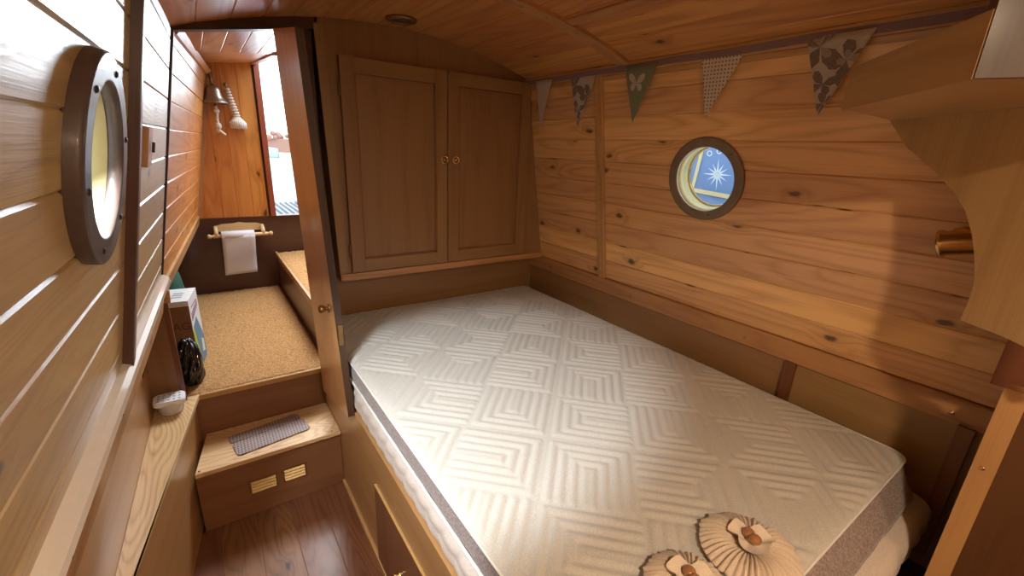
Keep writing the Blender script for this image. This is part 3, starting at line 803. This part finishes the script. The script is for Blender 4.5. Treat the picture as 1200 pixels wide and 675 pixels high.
mb = MB(); mb.tube([(.238, 3.66, 1.885), (.238, 3.640, 1.888), (.239, 3.632, 1.875), (.241, 3.632, 1.858)], .005, BRASS_D, n=8); mb.lathe([(0, .002), (.012, .001), (.013, -.002)], (.238, 3.66, 1.885), (0, -1, 0), BRASS_D, n=16); mb.build('hook', ts)

# ---- paper roll holder
rh = thing('paper_holder', 'pale turned wood paper roll holder on the brown bow panel', 'paper holder', (.205, 3.62, .93))
mb = MB()
pl_ = [(.05, .945), (.065, .965), (.10, .975), (.17, .978), (.205, .985), (.24, .978), (.31, .975), (.345, .965), (.36, .945), (.36, .925), (.05, .925)]
mb.prism([(a, 3.661, b) for a, b in pl_], (0, -.012, 0), LWOOD, grain=(1, 0, 0)); mb.build('back_plate', rh)
for x in (.060, .345):
    mb = MB(); mb.tube([(x, 3.652, .955), (x, 3.63, .948), (x, 3.605, .925), (x, 3.600, .902)], [.013, .013, .014, .013], LWOOD, n=12); mb.build('arm', rh)
mb = MB(); mb.lathe([(0, -.200), (.012, -.198), (.017, -.188), (.012, -.176), (.008, -.172), (.0125, -.165), (.0125, .165), (.008, .172), (.012, .176), (.017, .188), (.012, .198), (0, .200)], (.205, 3.600, .902), (1, 0, 0), LWOOD, n=20); mb.build('dowel', rh)
mb = MB(); mb.lathe([(.030, -.1), (.032, -.098), (.032, .098), (.030, .1), (.013, .1), (.013, -.1)], (.187, 3.600, .902), (1, 0, 0), plain('paper_white', (.80, .80, .84), .8, noise=.03), n=32, closed=True)
mb.mats[0] = bpy.data.materials['paper_white']; pr = mb.build('paper_roll', rh)
mb = MB(); vs = []; fs = []; nn = 14
for i in range(nn + 1):
    for j in range(9):
        q = i / nn; x = .087 + .200 * j / 8
        vs.append((x + .010 * q * 0 - .012 * q + .0, 3.567 + .03 * q + .004 * sin(q * 7 + j * .5), .905 - .285 * q + .008 * q * (j / 8)))
for i in range(nn):
    for j in range(8): k = i * 9 + j; fs.append((k, k + 1, k + 10, k + 9))
mb.faces(vs, fs, bpy.data.materials['paper_white'], smooth=True); o = mb.build('hanging_sheet', pr)
sd = o.modifiers.new('s', 'SOLIDIFY'); sd.thickness = .0008

# ---- carton and bags
CARW = plain('carton_white', (.78, .78, .77), .55, noise=.04); CARB = plain('carton_brown', (.26, .13, .06), .7, noise=.12)
CARG = plain('carton_green', (.42, .60, .05), .5, noise=.05); CARBL = plain('carton_blue', (.10, .25, .38), .5, noise=.05)
CARP = plain('carton_purple_print', (.42, .10, .28), .5); CART = plain('carton_dark_print', (.13, .04, .03), .6); CARGR = plain('carton_grey_print', (.22, .22, .25), .6)
bx = thing('cardboard_box', 'small white carton with green and blue side and brown torn front, on the coir mat', 'box', (-.19, 2.45, .487))
a0, a1 = V((-.108, 2.35, .489)), V((-.078, 2.56, .489)); ux = (a1 - a0); uw = V((-.185, .02, 0)); uh = V((0, 0, .355))
mb = MB(); mb.board(a0, uh, ux, uw, CARW); mb.build('carton', bx)
def onside(mb, pts, mat, e=.0008):      # pts in (along, up) 0..1 on right side
    nrm = ux.cross(uh).normalized()
    if nrm.x < 0: nrm = -nrm
    mb.prism([a0 + ux * p[0] + uh * p[1] + nrm * .0002 for p in pts], nrm * e, mat)
mb = MB()
onside(mb, [(0, .0), (.45, .0), (.10, .62), (0, .55)], CARG)
onside(mb, [(.45, .0), (1, .0), (1, .30), (.52, .68), (.10, .62)], CARBL)
onside(mb, [(.62, .14), (.85, .10), (.88, .26), (.66, .34)], CARW, .0014)
rg = random.Random(5)
for k in range(7): 
    x = .12 + k * .11; onside(mb, [(x, .70 + .012 * k), (x + .03, .70 + .012 * k), (x + .05, .80 + .012 * k), (x + .02, .80 + .012 * k)], CARP, .0012)
for k in range(5):
    x = .2 + k * .12; onside(mb, [(x, .865), (x + .07, .87), (x + .07, .885), (x, .88)], CARGR, .0012)
mb.build('printed_side', bx)
mb = MB()
nf = uw.cross(uh).normalized()
if nf.y > 0: nf = -nf
mb.prism([a0 + uw * p[0] + uh * p[1] + nf * .0003 for p in [(0, 0), (1, 0), (1, .93), (0, .93)]], nf * .001, CARB)
mb.build('brown_front', bx)
def text(body, size, origin, xdir, up, mat, name, parent, ext=.0006):
    cu = bpy.data.curves.new(name, 'FONT'); cu.body = body; cu.size = size; cu.extrude = ext; cu.align_x = 'CENTER'; cu.align_y = 'CENTER'
    o = bpy.data.objects.new('tmp', cu); C.objects.link(o)
    dg = bpy.context.evaluated_depsgraph_get(); me = bpy.data.meshes.new_from_object(o.evaluated_get(dg)); bpy.data.objects.remove(o)
    x = V(xdir).normalized(); y = V(up).normalized(); z = x.cross(y)
    M = Matrix((x, y, z)).transposed().to_4x4(); M.translation = V(origin); me.transform(M); me.materials.clear(); me.materials.append(mat)
    m = bpy.data.objects.new(name, me); C.objects.link(m)
    if parent: m.parent = parent; m.matrix_parent_inverse = parent.matrix_basis.inverted()
    return m
text('MAG', .050, a0 + uw * .31 + uh * .66 + nf * .002, -uw, uh, CART, 'printed_letters', bx)
mb = MB(); tp = a0 + uh
mb.prism([tp + uw * p[0] + ux * p[1] + V((0, 0, .0003)) for p in [(.95, .25), (.55, .42), (.85, .72)]], (0, 0, .0008), CARGR)
for k in range(3): mb.prism([tp + uw * p[0] + ux * p[1] + V((0, 0, .0003)) for p in [(.40, .3 + k * .15), (.18, .3 + k * .15), (.18, .34 + k * .15), (.40, .34 + k * .15)]], (0, 0, .0008), CARW if 0 else CARGR)
mb.build('printed_top', bx)
# black plastic bag in front
def bag(name, label, c, s, mat, seed, n=40, crease=.22):
    rg = random.Random(seed); fr = [(rg.uniform(2, 7), rg.uniform(2, 9), rg.uniform(0, 6), rg.uniform(.3, 1)) for _ in range(9)]
    vs = []; fs = []; m = n // 2
    for i in range(m + 1):
        ph = PI * i / m
        for j in range(n):
            th = 2 * PI * j / n; w = 0
            for a, b, c_, d in fr: w += d * abs(sin(a * th * .5 * 2 // 1 * .5 + b * ph + c_)) if 0 else d * (abs(sin(round(a) * th + b * ph + c_)) - .5)
            r = 1 + crease * w / 4 * sin(ph)
            z = cos(ph); z = z if z > -.75 else -.75
            vs.append((c[0] + s[0] * sin(ph) * cos(th) * r, c[1] + s[1] * sin(ph) * sin(th) * r, c[2] + s[2] * (z * (1 + .1 * w * sin(ph)) + .75)))
    vs = [(x, y, max(z, c[2])) for x, y, z in vs]
    for i in range(m):
        for j in range(n):
            k = (j + 1) % n; fs.append((i * n + j, (i + 1) * n + j, (i + 1) * n + k, i * n + k))
    mb = MB(); mb.faces(vs, fs, mat, smooth=True); o = mb.build(name); return tag(o, label, 'bag')
BAGM = plain('black_polythene', (.008, .008, .010), .14, noise=.2, bump=.2, nscale=25, coat=.6)
bag('plastic_bag', 'crumpled shiny black plastic bag leaning on the brown front of the carton', (-.138, 2.255, .4885), (.044, .060, .120), BAGM, 21, n=96, crease=.6)
GREENM = plain('green_cloth', (.015, .09, .055), .7, noise=.3, bump=.3)
bag('cloth_bag', 'dark green bag tucked behind the carton under the left lining', (-.205, 2.84, .4885), (.075, .13, .255), GREENM, 11, n=48, crease=.12)

# ---- plastic tub on shelf
LIDG = plain('lid_print_grey', (.42, .44, .50), .5)
tb = thing('plastic_tub', 'small clear white lidded plastic tub on the end of the left shelf', 'tub', (-.228, 2.035, .487))
t = NT('frosted_plastic'); t.bsdf(**{'Base Color': (.80, .82, .85), 'Roughness': .25, 'Transmission Weight': .25, 'IOR': 1.4, 'Subsurface Weight': .0}); FP = t.m
c = V((-.210, 2.03, .4875))
mb = MB(); mb.lathe([(0, 0), (.036, 0), (.040, .004), (.046, .045), (.047, .050), (.044, .050), (.037, .006), (0, .004)], c, (0, 0, 1), FP, n=40); mb.build('bowl', tb)
mb = MB()
pts = rrect(-.052, .052, -.042, .042, .02, .01)
def plate(z0, z1, sc, mat, mb): mb.prism([V((c.x + p[0] * sc, c.y + p[1] * sc, c.z + z0)) for p in pts], (0, 0, z1 - z0), mat)
plate(.046, .060, 1, WHITEP, mb); plate(.060, .0635, .93, WHITEP, mb)
for i in range(5):
    for j in range(3): mb.lathe([(0, .002), (.004, .0015), (.005, 0)], c + V((-.034 + i * .017, -.022 + j * .022, .0635)), (0, 0, 1), LIDG, n=10)
mb.build('lid', tb)

# ---- bunting
bn = thing('bunting', 'string of five fabric pennants hanging along the right wall cornice', 'bunting', (1.47, 1.2, 1.88))
RIB = fabric('mauve_ribbon', (.20, .12, .11), (.26, .16, .15), 400)
mb = MB(); N = 60; prev = None
ys = [2.0 - (2.0 - (-.4)) * i / N for i in range(N + 1)]
def rz(y): return 1.893 - .004 * abs(sin((y - .2) * 7))
vs = []; fs = []
for y in ys:
    for dz, dd in ((-.013, .0245), (.009, .0245), (.009, .0265), (-.013, .0265)): vs.append(PR(y, rz(y) + dz, dd))
for i in range(N):
    for k in range(4): fs.append((i * 4 + k, i * 4 + (k + 1) % 4, (i + 1) * 4 + (k + 1) % 4, (i + 1) * 4 + k))
mb.faces(vs, fs, RIB, (0, 1, 0)); mb.build('ribbon', bn)
def dotmat(name, base, dot, sc, thr):
    t = NT(name); uv = t.n('UVMap', uv_map='UVMap').outputs[0]
    vo = t.n('TexVoronoi', {'Vector': uv, 'Scale': sc, 'Randomness': 0.0}, voronoi_dimensions='2D')
    f = t.math('LESS_THAN', vo.outputs['Distance'], thr); t.bsdf(**{'Base Color': t.mix(f, base, dot), 'Roughness': .9}); return t.m
FL1 = dotmat('small_dot_cloth', (.66, .57, .47), (.36, .27, .2), 160, .30)
FL4 = dotmat('spot_cloth', (.62, .54, .43), (.20, .11, .07), 85, .24)
FL2 = fabric('oatmeal_cloth', (.55, .48, .38), (.48, .41, .32), 500); FLB = fabric('butterfly_print', (.16, .115, .085), (.24, .18, .14), 300); FLC = fabric('butterfly_print_line', (.38, .31, .24), (.33, .26, .2), 300)
FL3 = fabric('sage_cloth', (.17, .19, .10), (.20, .22, .12), 500); FL3B = fabric('cream_butterfly', (.58, .52, .42), (.45, .38, .28), 500)
def wing_shapes(cx, cz, s, rot):
    out = []
    for sg in (-1, 1):
        up = [(0, 0), (.25, .55), (.7, .85), (1.0, .75), (.95, .35), (.6, .05)]
        lo = [(0, -.02), (.55, -.05), (.75, -.35), (.6, -.7), (.3, -.65), (.08, -.3)]
        for w in (up, lo): out.append([(cx + s * (sg * a * cos(rot) - b * sin(rot)), cz + s * (sg * a * sin(rot) + b * cos(rot))) for a, b in w])
    return out
def clip(poly, tri):
    out = poly
    for k in range(3):
        a, b = tri[k], tri[(k + 1) % 3]; c3 = tri[(k + 2) % 3]
        def sd(p): return (b[0] - a[0]) * (p[1] - a[1]) - (b[1] - a[1]) * (p[0] - a[0])
        sg = 1 if sd(c3) > 0 else -1; inp = out; out = []
        for i in range(len(inp)):
            p, q = inp[i], inp[(i + 1) % len(inp)]; dp, dq_ = sd(p) * sg, sd(q) * sg
            if dp >= 0: out.append(p)
            if (dp >= 0) != (dq_ >= 0): t_ = dp / (dp - dq_); out.append((p[0] + (q[0] - p[0]) * t_, p[1] + (q[1] - p[1]) * t_))
        if len(out) < 3: return None
    return out
def flag(ya, yb, yt, zb, mat, label, deco=None):
    # ya > yb along wall; tip (yt, zb). hangs straight from the ribbon just off the wall
    zt = 1.886; m = MB()
    def W(y, z, d=0):    # nearly vertical sheet, clear of the leaning wall
        k = (zt - z) / .22
        return V((XR(zt) - .0245 + .024 * k + .004 * sin(k * 3 + y * 9), y, z)) + NR * (d + .002)
    n = 10; vs = []; fs = []; uvs = []
    for i in range(n + 1):
        q = i / n; l = ya + (yt - ya) * q; r = yb + (yt - yb) * q; z = zt + (zb - zt) * q
        for j in range(n + 1):
            y = l + (r - l) * j / n; vs.append(W(y, z)); uvs.append((y, z))
    for i in range(n):
        for j in range(n): k = i * (n + 1) + j; fs.append((k, k + 1, k + n + 2, k + n + 1))
    m.faces(vs, fs, mat, uvs=uvs, smooth=True, rnd=.5)
    o = m.build('pennant', bn, fix=False); sd = o.modifiers.new('s', 'SOLIDIFY'); sd.thickness = .0015; sd.offset = 0; tag(o, label)
    if deco:
        m = MB(); tri = [(ya, zt), (yb, zt), (yt, zb)]; kk = 0
        for (poly, pm) in deco:
            poly = clip(poly, tri)
            if poly: kk += 1; m.prism([W(p[0], p[1], .0012) for p in poly], NR * (.0004 + .0001 * (kk % 4)), pm)
        m.build('print', o)
flag(1.905, 1.775, 1.885, 1.665, FL1, 'beige pennant with tiny dots')
dk = []
for (a, b, s_, r_) in ((1.62, 1.845, .055, 1.2), (1.545, 1.80, .05, 2.2), (1.60, 1.745, .035, .4), (1.59, 1.695, .03, 2.0)):
    for p in wing_shapes(a, b, s_, r_): dk.append((p, FLB))
    for p in wing_shapes(a, b, s_ * .5, r_): dk.append((p, FLC))
flag(1.655, 1.49, 1.600, 1.668, FL2, 'oatmeal pennant with brown butterfly print, second from the cupboard', dk)
flag(1.330, 1.17, 1.285, 1.682, FL3, 'sage green pennant with a cream butterfly', [(p, FL3B) for p in wing_shapes(1.268, 1.825, .040, .1)])
flag(.998, .842, .955, 1.692, FL4, 'cream pennant with brown spots')
dk = []
for (a, b, s_, r_) in ((.63, 1.86, .065, 1.4), (.56, 1.82, .055, 2.3), (.61, 1.765, .035, .3), (.60, 1.715, .035, 2.0)):
    for p in wing_shapes(a, b, s_, r_): dk.append((p, FLB))
    for p in wing_shapes(a, b, s_ * .5, r_): dk.append((p, FLC))
flag(.668, .505, .608, 1.683, FL2, 'oatmeal pennant with brown butterfly print beside the corner shelf', dk)

# ---- overhead corner shelf with bracket at the near right
os_ = thing('corner_shelf', 'angled oak corner shelf high on the right wall at the head of the bed', 'shelf', (1.2, .3, 1.66))
z0 = 1.668
A, B = V((1.20, .446, z0)), V((.870, .180, z0)); Bq, Aq = V((1.286, .18, z0)), V((1.505, .44, z0))
mb = MB(); n = (B - A).normalized(); pn = V((n.y, -n.x, 0))
if pn.x > 0: pn = -pn
hh = .095
e = (B - A)
mb.faces([A, B, B + V((0, 0, .083)), A + V((0, 0, .086)), A - pn * .02, B - pn * .02, B + V((0, 0, .083)) - pn * .02, A + V((0, 0, .086)) - pn * .02],
         [(0, 1, 2, 3), (7, 6, 5, 4), (0, 4, 5, 1), (1, 5, 6, 2), (2, 6, 7, 3), (3, 7, 4, 0)], OAK_B, e, rnd=.9)
mb.build('fascia', os_)
mb = MB(); mb.prism([A - pn * .02, B - pn * .02, V((1.06, -.138, z0)), V((1.30, -.15, z0)), V((1.50, .10, z0)), V((1.515, .44, z0))], (0, 0, .018), OAK_B, grain=e); mb.build('shelf_board', os_)
mb = MB(); mb.prism([B + V((-.002, -.003, .001)), V((1.05, -.14, z0 + .001)), V((1.07, -.13, z0 + .001)), B + V((.02, .010, .001))], (0, 0, .30), DARKW); mb.build('side_board', os_)
# bracket panel below shelf (vertical, angled)
mb = MB()
bd = (V((1.286, .18, 0)) - V((1.50, .44, 0))).normalized(); bp0 = V((1.50, .44, 0)); bn_ = V((bd.y, -bd.x, 0))
if bn_.x > 0: bn_ = -bn_
def onp(px, py):    # photo point placed on the bracket plane
    f = 513.878; R_ = ((.81993, -.13684, .55586), (-.57086, -.26806, .77606), (.04281, -.95363, -.29791))
    c = (px - 600, py - 337.5, f); d = V([sum(R_[i][k] * c[k] for k in range(3)) for i in range(3)])
    o = V((0, 0, 1.55)); t_ = (bp0 - V((0, 0, 0)) - V((o.x, o.y, 0))).dot(bn_) / V((d.x, d.y, 0)).dot(bn_); return o + d * t_
outline = [(1041, 147), (1062, 172), (1095, 200), (1118, 225), (1131, 247), (1139, 275), (1142, 300), (1142, 330), (1134, 355), (1125, 375), (1172, 393)]
ps = [onp(*p) for p in outline]
far = V((1.50, .44, 0)) + bd * .62
ps += [V((far.x, far.y, ps[-1].z - .01)), V((far.x, far.y, z0))]
ps[0].z = z0
mb.prism(ps, -bn_ * .015, OAK_B, grain=(0, 0, 1)); mb.build('bracket_panel', os_)

# brass reading light on wall, half hidden
bl2 = thing('wall_light', 'small brass tube reading light on the right wall, half hidden by the bracket', 'light', PR(.28, 1.38))
mb = MB(); p = V((1.50, .23, 1.385))
mb.lathe([(0, -.08), (.026, -.078), (.030, -.07), (.030, .030), (.034, .034), (.034, .042), (.028, .042), (.026, .0), (0, .0)], p, V((.05, 1, -.25)), BRASS, n=28); mb.build('lamp_head', bl2)
mb = MB(); mb.tube([PR(.24, 1.385, 0), p], .010, BRASS, n=10); mb.lathe([(0, .008), (.03, .006), (.034, 0)], PR(.24, 1.385), NR, BRASS, n=24); mb.build('mount', bl2)

# ---- end partition at the near right
ep = thing('end_partition', 'brown partition panel with pale edge post at the near right of the bed', 'partition', (1.3, -.2, 0))
mb = MB(); mb.box(1.285, 1.325, .030, .066, 0, 1.135, LWOOD if 0 else PLY, grain='z'); pst = mb.build('edge_post', ep); tag(pst, 'pale honey edge post')
mb = MB(); 
for z in (.62, .95): disc_screw(mb, (1.284, .05, z), (-1, 0, 0), .005, BRASS)
mb.build('screws', ep)
mb = MB(); mb.box(1.295, 1.325, -.70, .030, 0, 1.125, MAHOG2, grain='z'); mb.build('panel', ep)
mb = MB(); mb.box(1.325, 1.64, .03, .06, 0, .95, OAK_D, grain='z'); mb.build('return_panel', ep)
mb = MB(); mb.prism([(1.392, .094, 1.10), (1.425, .094, 1.10), (1.425, -.70, 1.10), (1.392, -.70, 1.10)], (0, 0, .56), MAHOG); mb.prism([(1.325, .03, 1.09), (1.64, .03, 1.09), (1.64, -.7, 1.09), (1.325, -.7, 1.09)], (0, 0, .02), PLY); mb.build('upper_panel', ep)

# ---- rear wall closing the cabin behind the camera
mb = MB(); mb.box(-.8, 1.8, YB - .03, YB, 0, 2.1, PINE_T, grain='z'); struct(mb.build('wall_back'))

# ---- outdoors
HB = plain('neighbour_blue_paint', (.24, .38, .66), .35, noise=.1, nscale=4); HC = plain('coach_line_cream', (.88, .76, .42), .4)
nb = thing('moored_boat', 'pale blue boat side with cream coach lines outside the right porthole', 'boat', (2.6, 1.2, .8))
mb = MB(); mb.box(2.50, 2.60, -2.0, 5.0, .3, 2.6, HB); mb.build('cabin_side', nb)
def nbp(px, py):
    f = 513.878; R_ = ((.81993, -.13684, .55586), (-.57086, -.26806, .77606), (.04281, -.95363, -.29791))
    c = (px - 600, py - 337.5, f); d = V([sum(R_[i][k] * c[k] for k in range(3)) for i in range(3)]); o = V((0, 0, 1.55)); return o + d * (2.498 / d.x)
mb = MB()
def stripe(a, b, w):
    a, b = nbp(*a), nbp(*b); d = (b - a).normalized(); e = V((0, -d.z, d.y)) * w; mb.prism([a - e, b - e, b + e, a + e], (-.004, 0, 0), HC)
stripe((826, 165), (811, 223), .010); stripe((809, 222), (862, 232), .012); stripe((812, 168), (800, 215), .018)
mb.build('coach_line', nb)
gr = plain('deck_grating', (.42, .45, .48), .6, noise=.1)
dg_ = thing('deck_grating', 'grey open grating on the fore deck outside the bow doorway', 'grating', (.8, 4.1, .98))
mb = MB()
for k in range(26): mb.box(.30 + k * .045, .318 + k * .045, 3.735, 4.7, .985, 1.0, gr)
for k in range(22): mb.box(.30, 1.45, 3.735 + k * .045, 3.75 + k * .045, .975, .99, gr)
mb.build('bars', dg_)
mb = MB(); mb.box(.28, 1.47, 3.733, 4.72, .95, .974, plain('deck_pale', (.72, .76, .80), .5)); mb.build('tray', dg_)
rd = thing('red_fender', 'red rounded fender standing outside beyond the bow doorway', 'fender', (.94, 5.2, 1.2))
FENR = plain('fender_red', (.75, .03, .05), .4)
mb = MB(); mb.lathe([(0, 0), (.04, .01), (.075, .06), (.08, .12), (.08, .54), (.06, .62), (.02, .66), (0, .67)], (1.02, 5.4, .95), (0, 0, 1), FENR, n=28); mb.build('fender_body', rd)
mb = MB(); mb.tube([(1.02, 5.4, 1.61), (1.02, 5.4, 1.85)], .008, ROPE); mb.build('lanyard', rd)
hs = MB(); pp = []
for k in range(40):
    a = k / 39 * 2.6 * PI; pp.append((.80 + .11 * cos(a) + .002 * k, 4.45 + .16 * sin(a), 1.015 + .012 * (k / 39)))
hs.tube(pp, .010, plain('hose_grey', (.22, .25, .28), .4), n=8); tag(hs.build('mooring_hose'), 'coiled grey hose lying on the fore deck grating', 'hose')
fb = thing('moored_boat', 'distant pale boat with blue cabin seen past the red brown door frame', 'boat', (1.5, 9, .6))
mb = MB(); mb.box(.6, 3.2, 9, 10, .301, 1.25, plain('far_white', (.85, .87, .9), .5), bev=.05); mb.build('hull', fb)
mb = MB(); mb.box(1.1, 1.28, 9.2, 9.8, 1.25, 1.42, plain('far_blue', (.45, .60, .72), .5), bev=.03); mb.box(1.28, 2.4, 9.2, 9.8, 1.25, 1.33, plain('far_green', (.55, .68, .66), .5), bev=.03); mb.build('cabin', fb)
mb = MB(); mb.box(.15, 1.6, 3.74, 5.7, .3, .949, plain('foredeck_grey', (.5, .53, .56), .6)); struct(mb.build('floor_foredeck'))
mb = MB(); mb.box(-8, 12, 4.8, 30, .2, .3, plain('quay_grey', (.55, .58, .60), .7)); tag(mb.build('ground_quay'), kind='structure')
mb = MB()
TREES = plain('far_trees', (.42, .24, .18), .9)
for k in range(90):
    mb.ball((-1 + k * .10 + random.uniform(-.05, .05), 14 + random.uniform(-.2, .2), 1.62 + random.uniform(-.08, .12)), random.uniform(.06, .13), TREES, n=8)
mb.box(-1.0, 8, 13.9, 14.1, .2, 1.6, TREES)
tag(mb.build('far_hedge'), 'thin reddish winter hedge on the far bank', 'hedge', kind='stuff')

# ------------------------------------------------------------------ light
W = bpy.data.worlds.new('sky'); bpy.context.scene.world = W; W.use_nodes = True
nt = W.node_tree; bg = nt.nodes['Background']
tcn = nt.nodes.new('ShaderNodeTexCoord'); sp = nt.nodes.new('ShaderNodeSeparateXYZ'); mr = nt.nodes.new('ShaderNodeMapRange'); mxn = nt.nodes.new('ShaderNodeMix'); mxn.data_type = 'RGBA'
nt.links.new(tcn.outputs['Generated'], sp.inputs[0]); nt.links.new(sp.outputs[2], mr.inputs[0]); mr.inputs[1].default_value = -.1; mr.inputs[2].default_value = .5
nt.links.new(mr.outputs[0], mxn.inputs[0]); mxn.inputs[6].default_value = (.9, .93, .96, 1); mxn.inputs[7].default_value = (.82, .91, 1, 1)
nt.links.new(mxn.outputs[2], bg.inputs[0]); bg.inputs[1].default_value = 2.8

def area(name, loc, d, sx, sy, power, col, spread=PI, shape='RECTANGLE'):
    l = bpy.data.lights.new(name, 'AREA'); l.shape = shape; l.size = sx
    if shape in ('RECTANGLE', 'ELLIPSE'): l.size_y = sy
    l.energy = power; l.color = col; l.spread = spread
    o = bpy.data.objects.new(name, l); C.objects.link(o); o.location = loc
    o.rotation_euler = V(d).to_track_quat('-Z', 'Y').to_euler(); return o
# daylight entering through the left porthole
pc = PL(*PHL) - NL * .055
l = bpy.data.lights.new('porthole_daylight', 'SPOT'); l.energy = 68; l.color = (.90, .97, 1.0); l.spot_size = math.radians(67); l.spot_blend = .22; l.shadow_soft_size = .09
o = bpy.data.objects.new('porthole_daylight', l); C.objects.link(o); o.location = PL(*PHL) + NL * .002; o.rotation_euler = V((.52, .20, -.78)).to_track_quat('-Z', 'Y').to_euler()
# daylight in the bow doorway
area('bow_daylight', (.80, 3.85, 1.95), (-.24, -1, -.08), .45, .4, 2.6, (.80, .91, 1.0), spread=math.radians(50))
area('bow_hatch_daylight', (.62, 3.35, 2.38), (-.33, -.95, -.85), .6, .7, 46, (.95, .97, 1.0), spread=math.radians(130))
# right porthole daylight
area('right_porthole_daylight', PR(*PHR) - NR * .045, NR, .20, .20, .8, (.85, .93, 1.0), spread=PI * .6, shape='DISK')

# warm ceiling lamps behind the camera (real fittings)
def ceil_lamp(x, y, power, label):
    z = ZC(x); r = thing('ceiling_light', label, 'light', (x, y, z), group='brass ceiling lights behind the bed head')
    m = MB(); m.lathe([(.040, -.012), (.050, -.013), (.058, -.006), (.060, .004), (.040, .004)], (x, y, z), (0, 0, 1), BRASS, closed=True); m.build('rim', r)
    t = bpy.data.materials.get('lamp_glass')
    if not t:
        q = NT('lamp_glass'); q.bsdf(**{'Base Color': (1, .9, .75), 'Emission Color': (1, .72, .42), 'Emission Strength': 6.0}); t = q.m
    m = MB(); m.lathe([(0, -.011), (.041, -.010), (.041, -.004), (0, -.004)], (x, y, z), (0, 0, 1), t); m.build('lens', r)
    area('lamp', (x, y, z - .016), (0, 0, -1), .09, .09, power, (1.0, .77, .52), shape='DISK')
ceil_lamp(.20, -.50, 22, 'round brass ceiling light behind the bed head')
ceil_lamp(.62, -1.2, 6, 'round brass ceiling light behind the bed head')

# ------------------------------------------------------------------ camera
R_ = Matrix(((.81993323, -.13683582, .5558646), (-.57085599, -.26806068, .77605857), (.04281283, -.95363485, -.29790541)))
cam = bpy.data.cameras.new('camera'); co = bpy.data.objects.new('camera', cam); C.objects.link(co)
right, down, fwd = R_.col[0], R_.col[1], R_.col[2]
M = Matrix((right, -down, -fwd)).transposed().to_4x4(); M.translation = (0, 0, 1.55); co.matrix_world = M
cam.sensor_width = 36; cam.sensor_fit = 'HORIZONTAL'; cam.lens = 513.878 * 36 / 1200; cam.clip_start = .02
bpy.context.scene.camera = co
vs_ = bpy.context.scene.view_settings; vs_.view_transform = 'Standard'; vs_.look = 'None'; vs_.exposure = 0; vs_.gamma = 1; vs_.use_curve_mapping = False
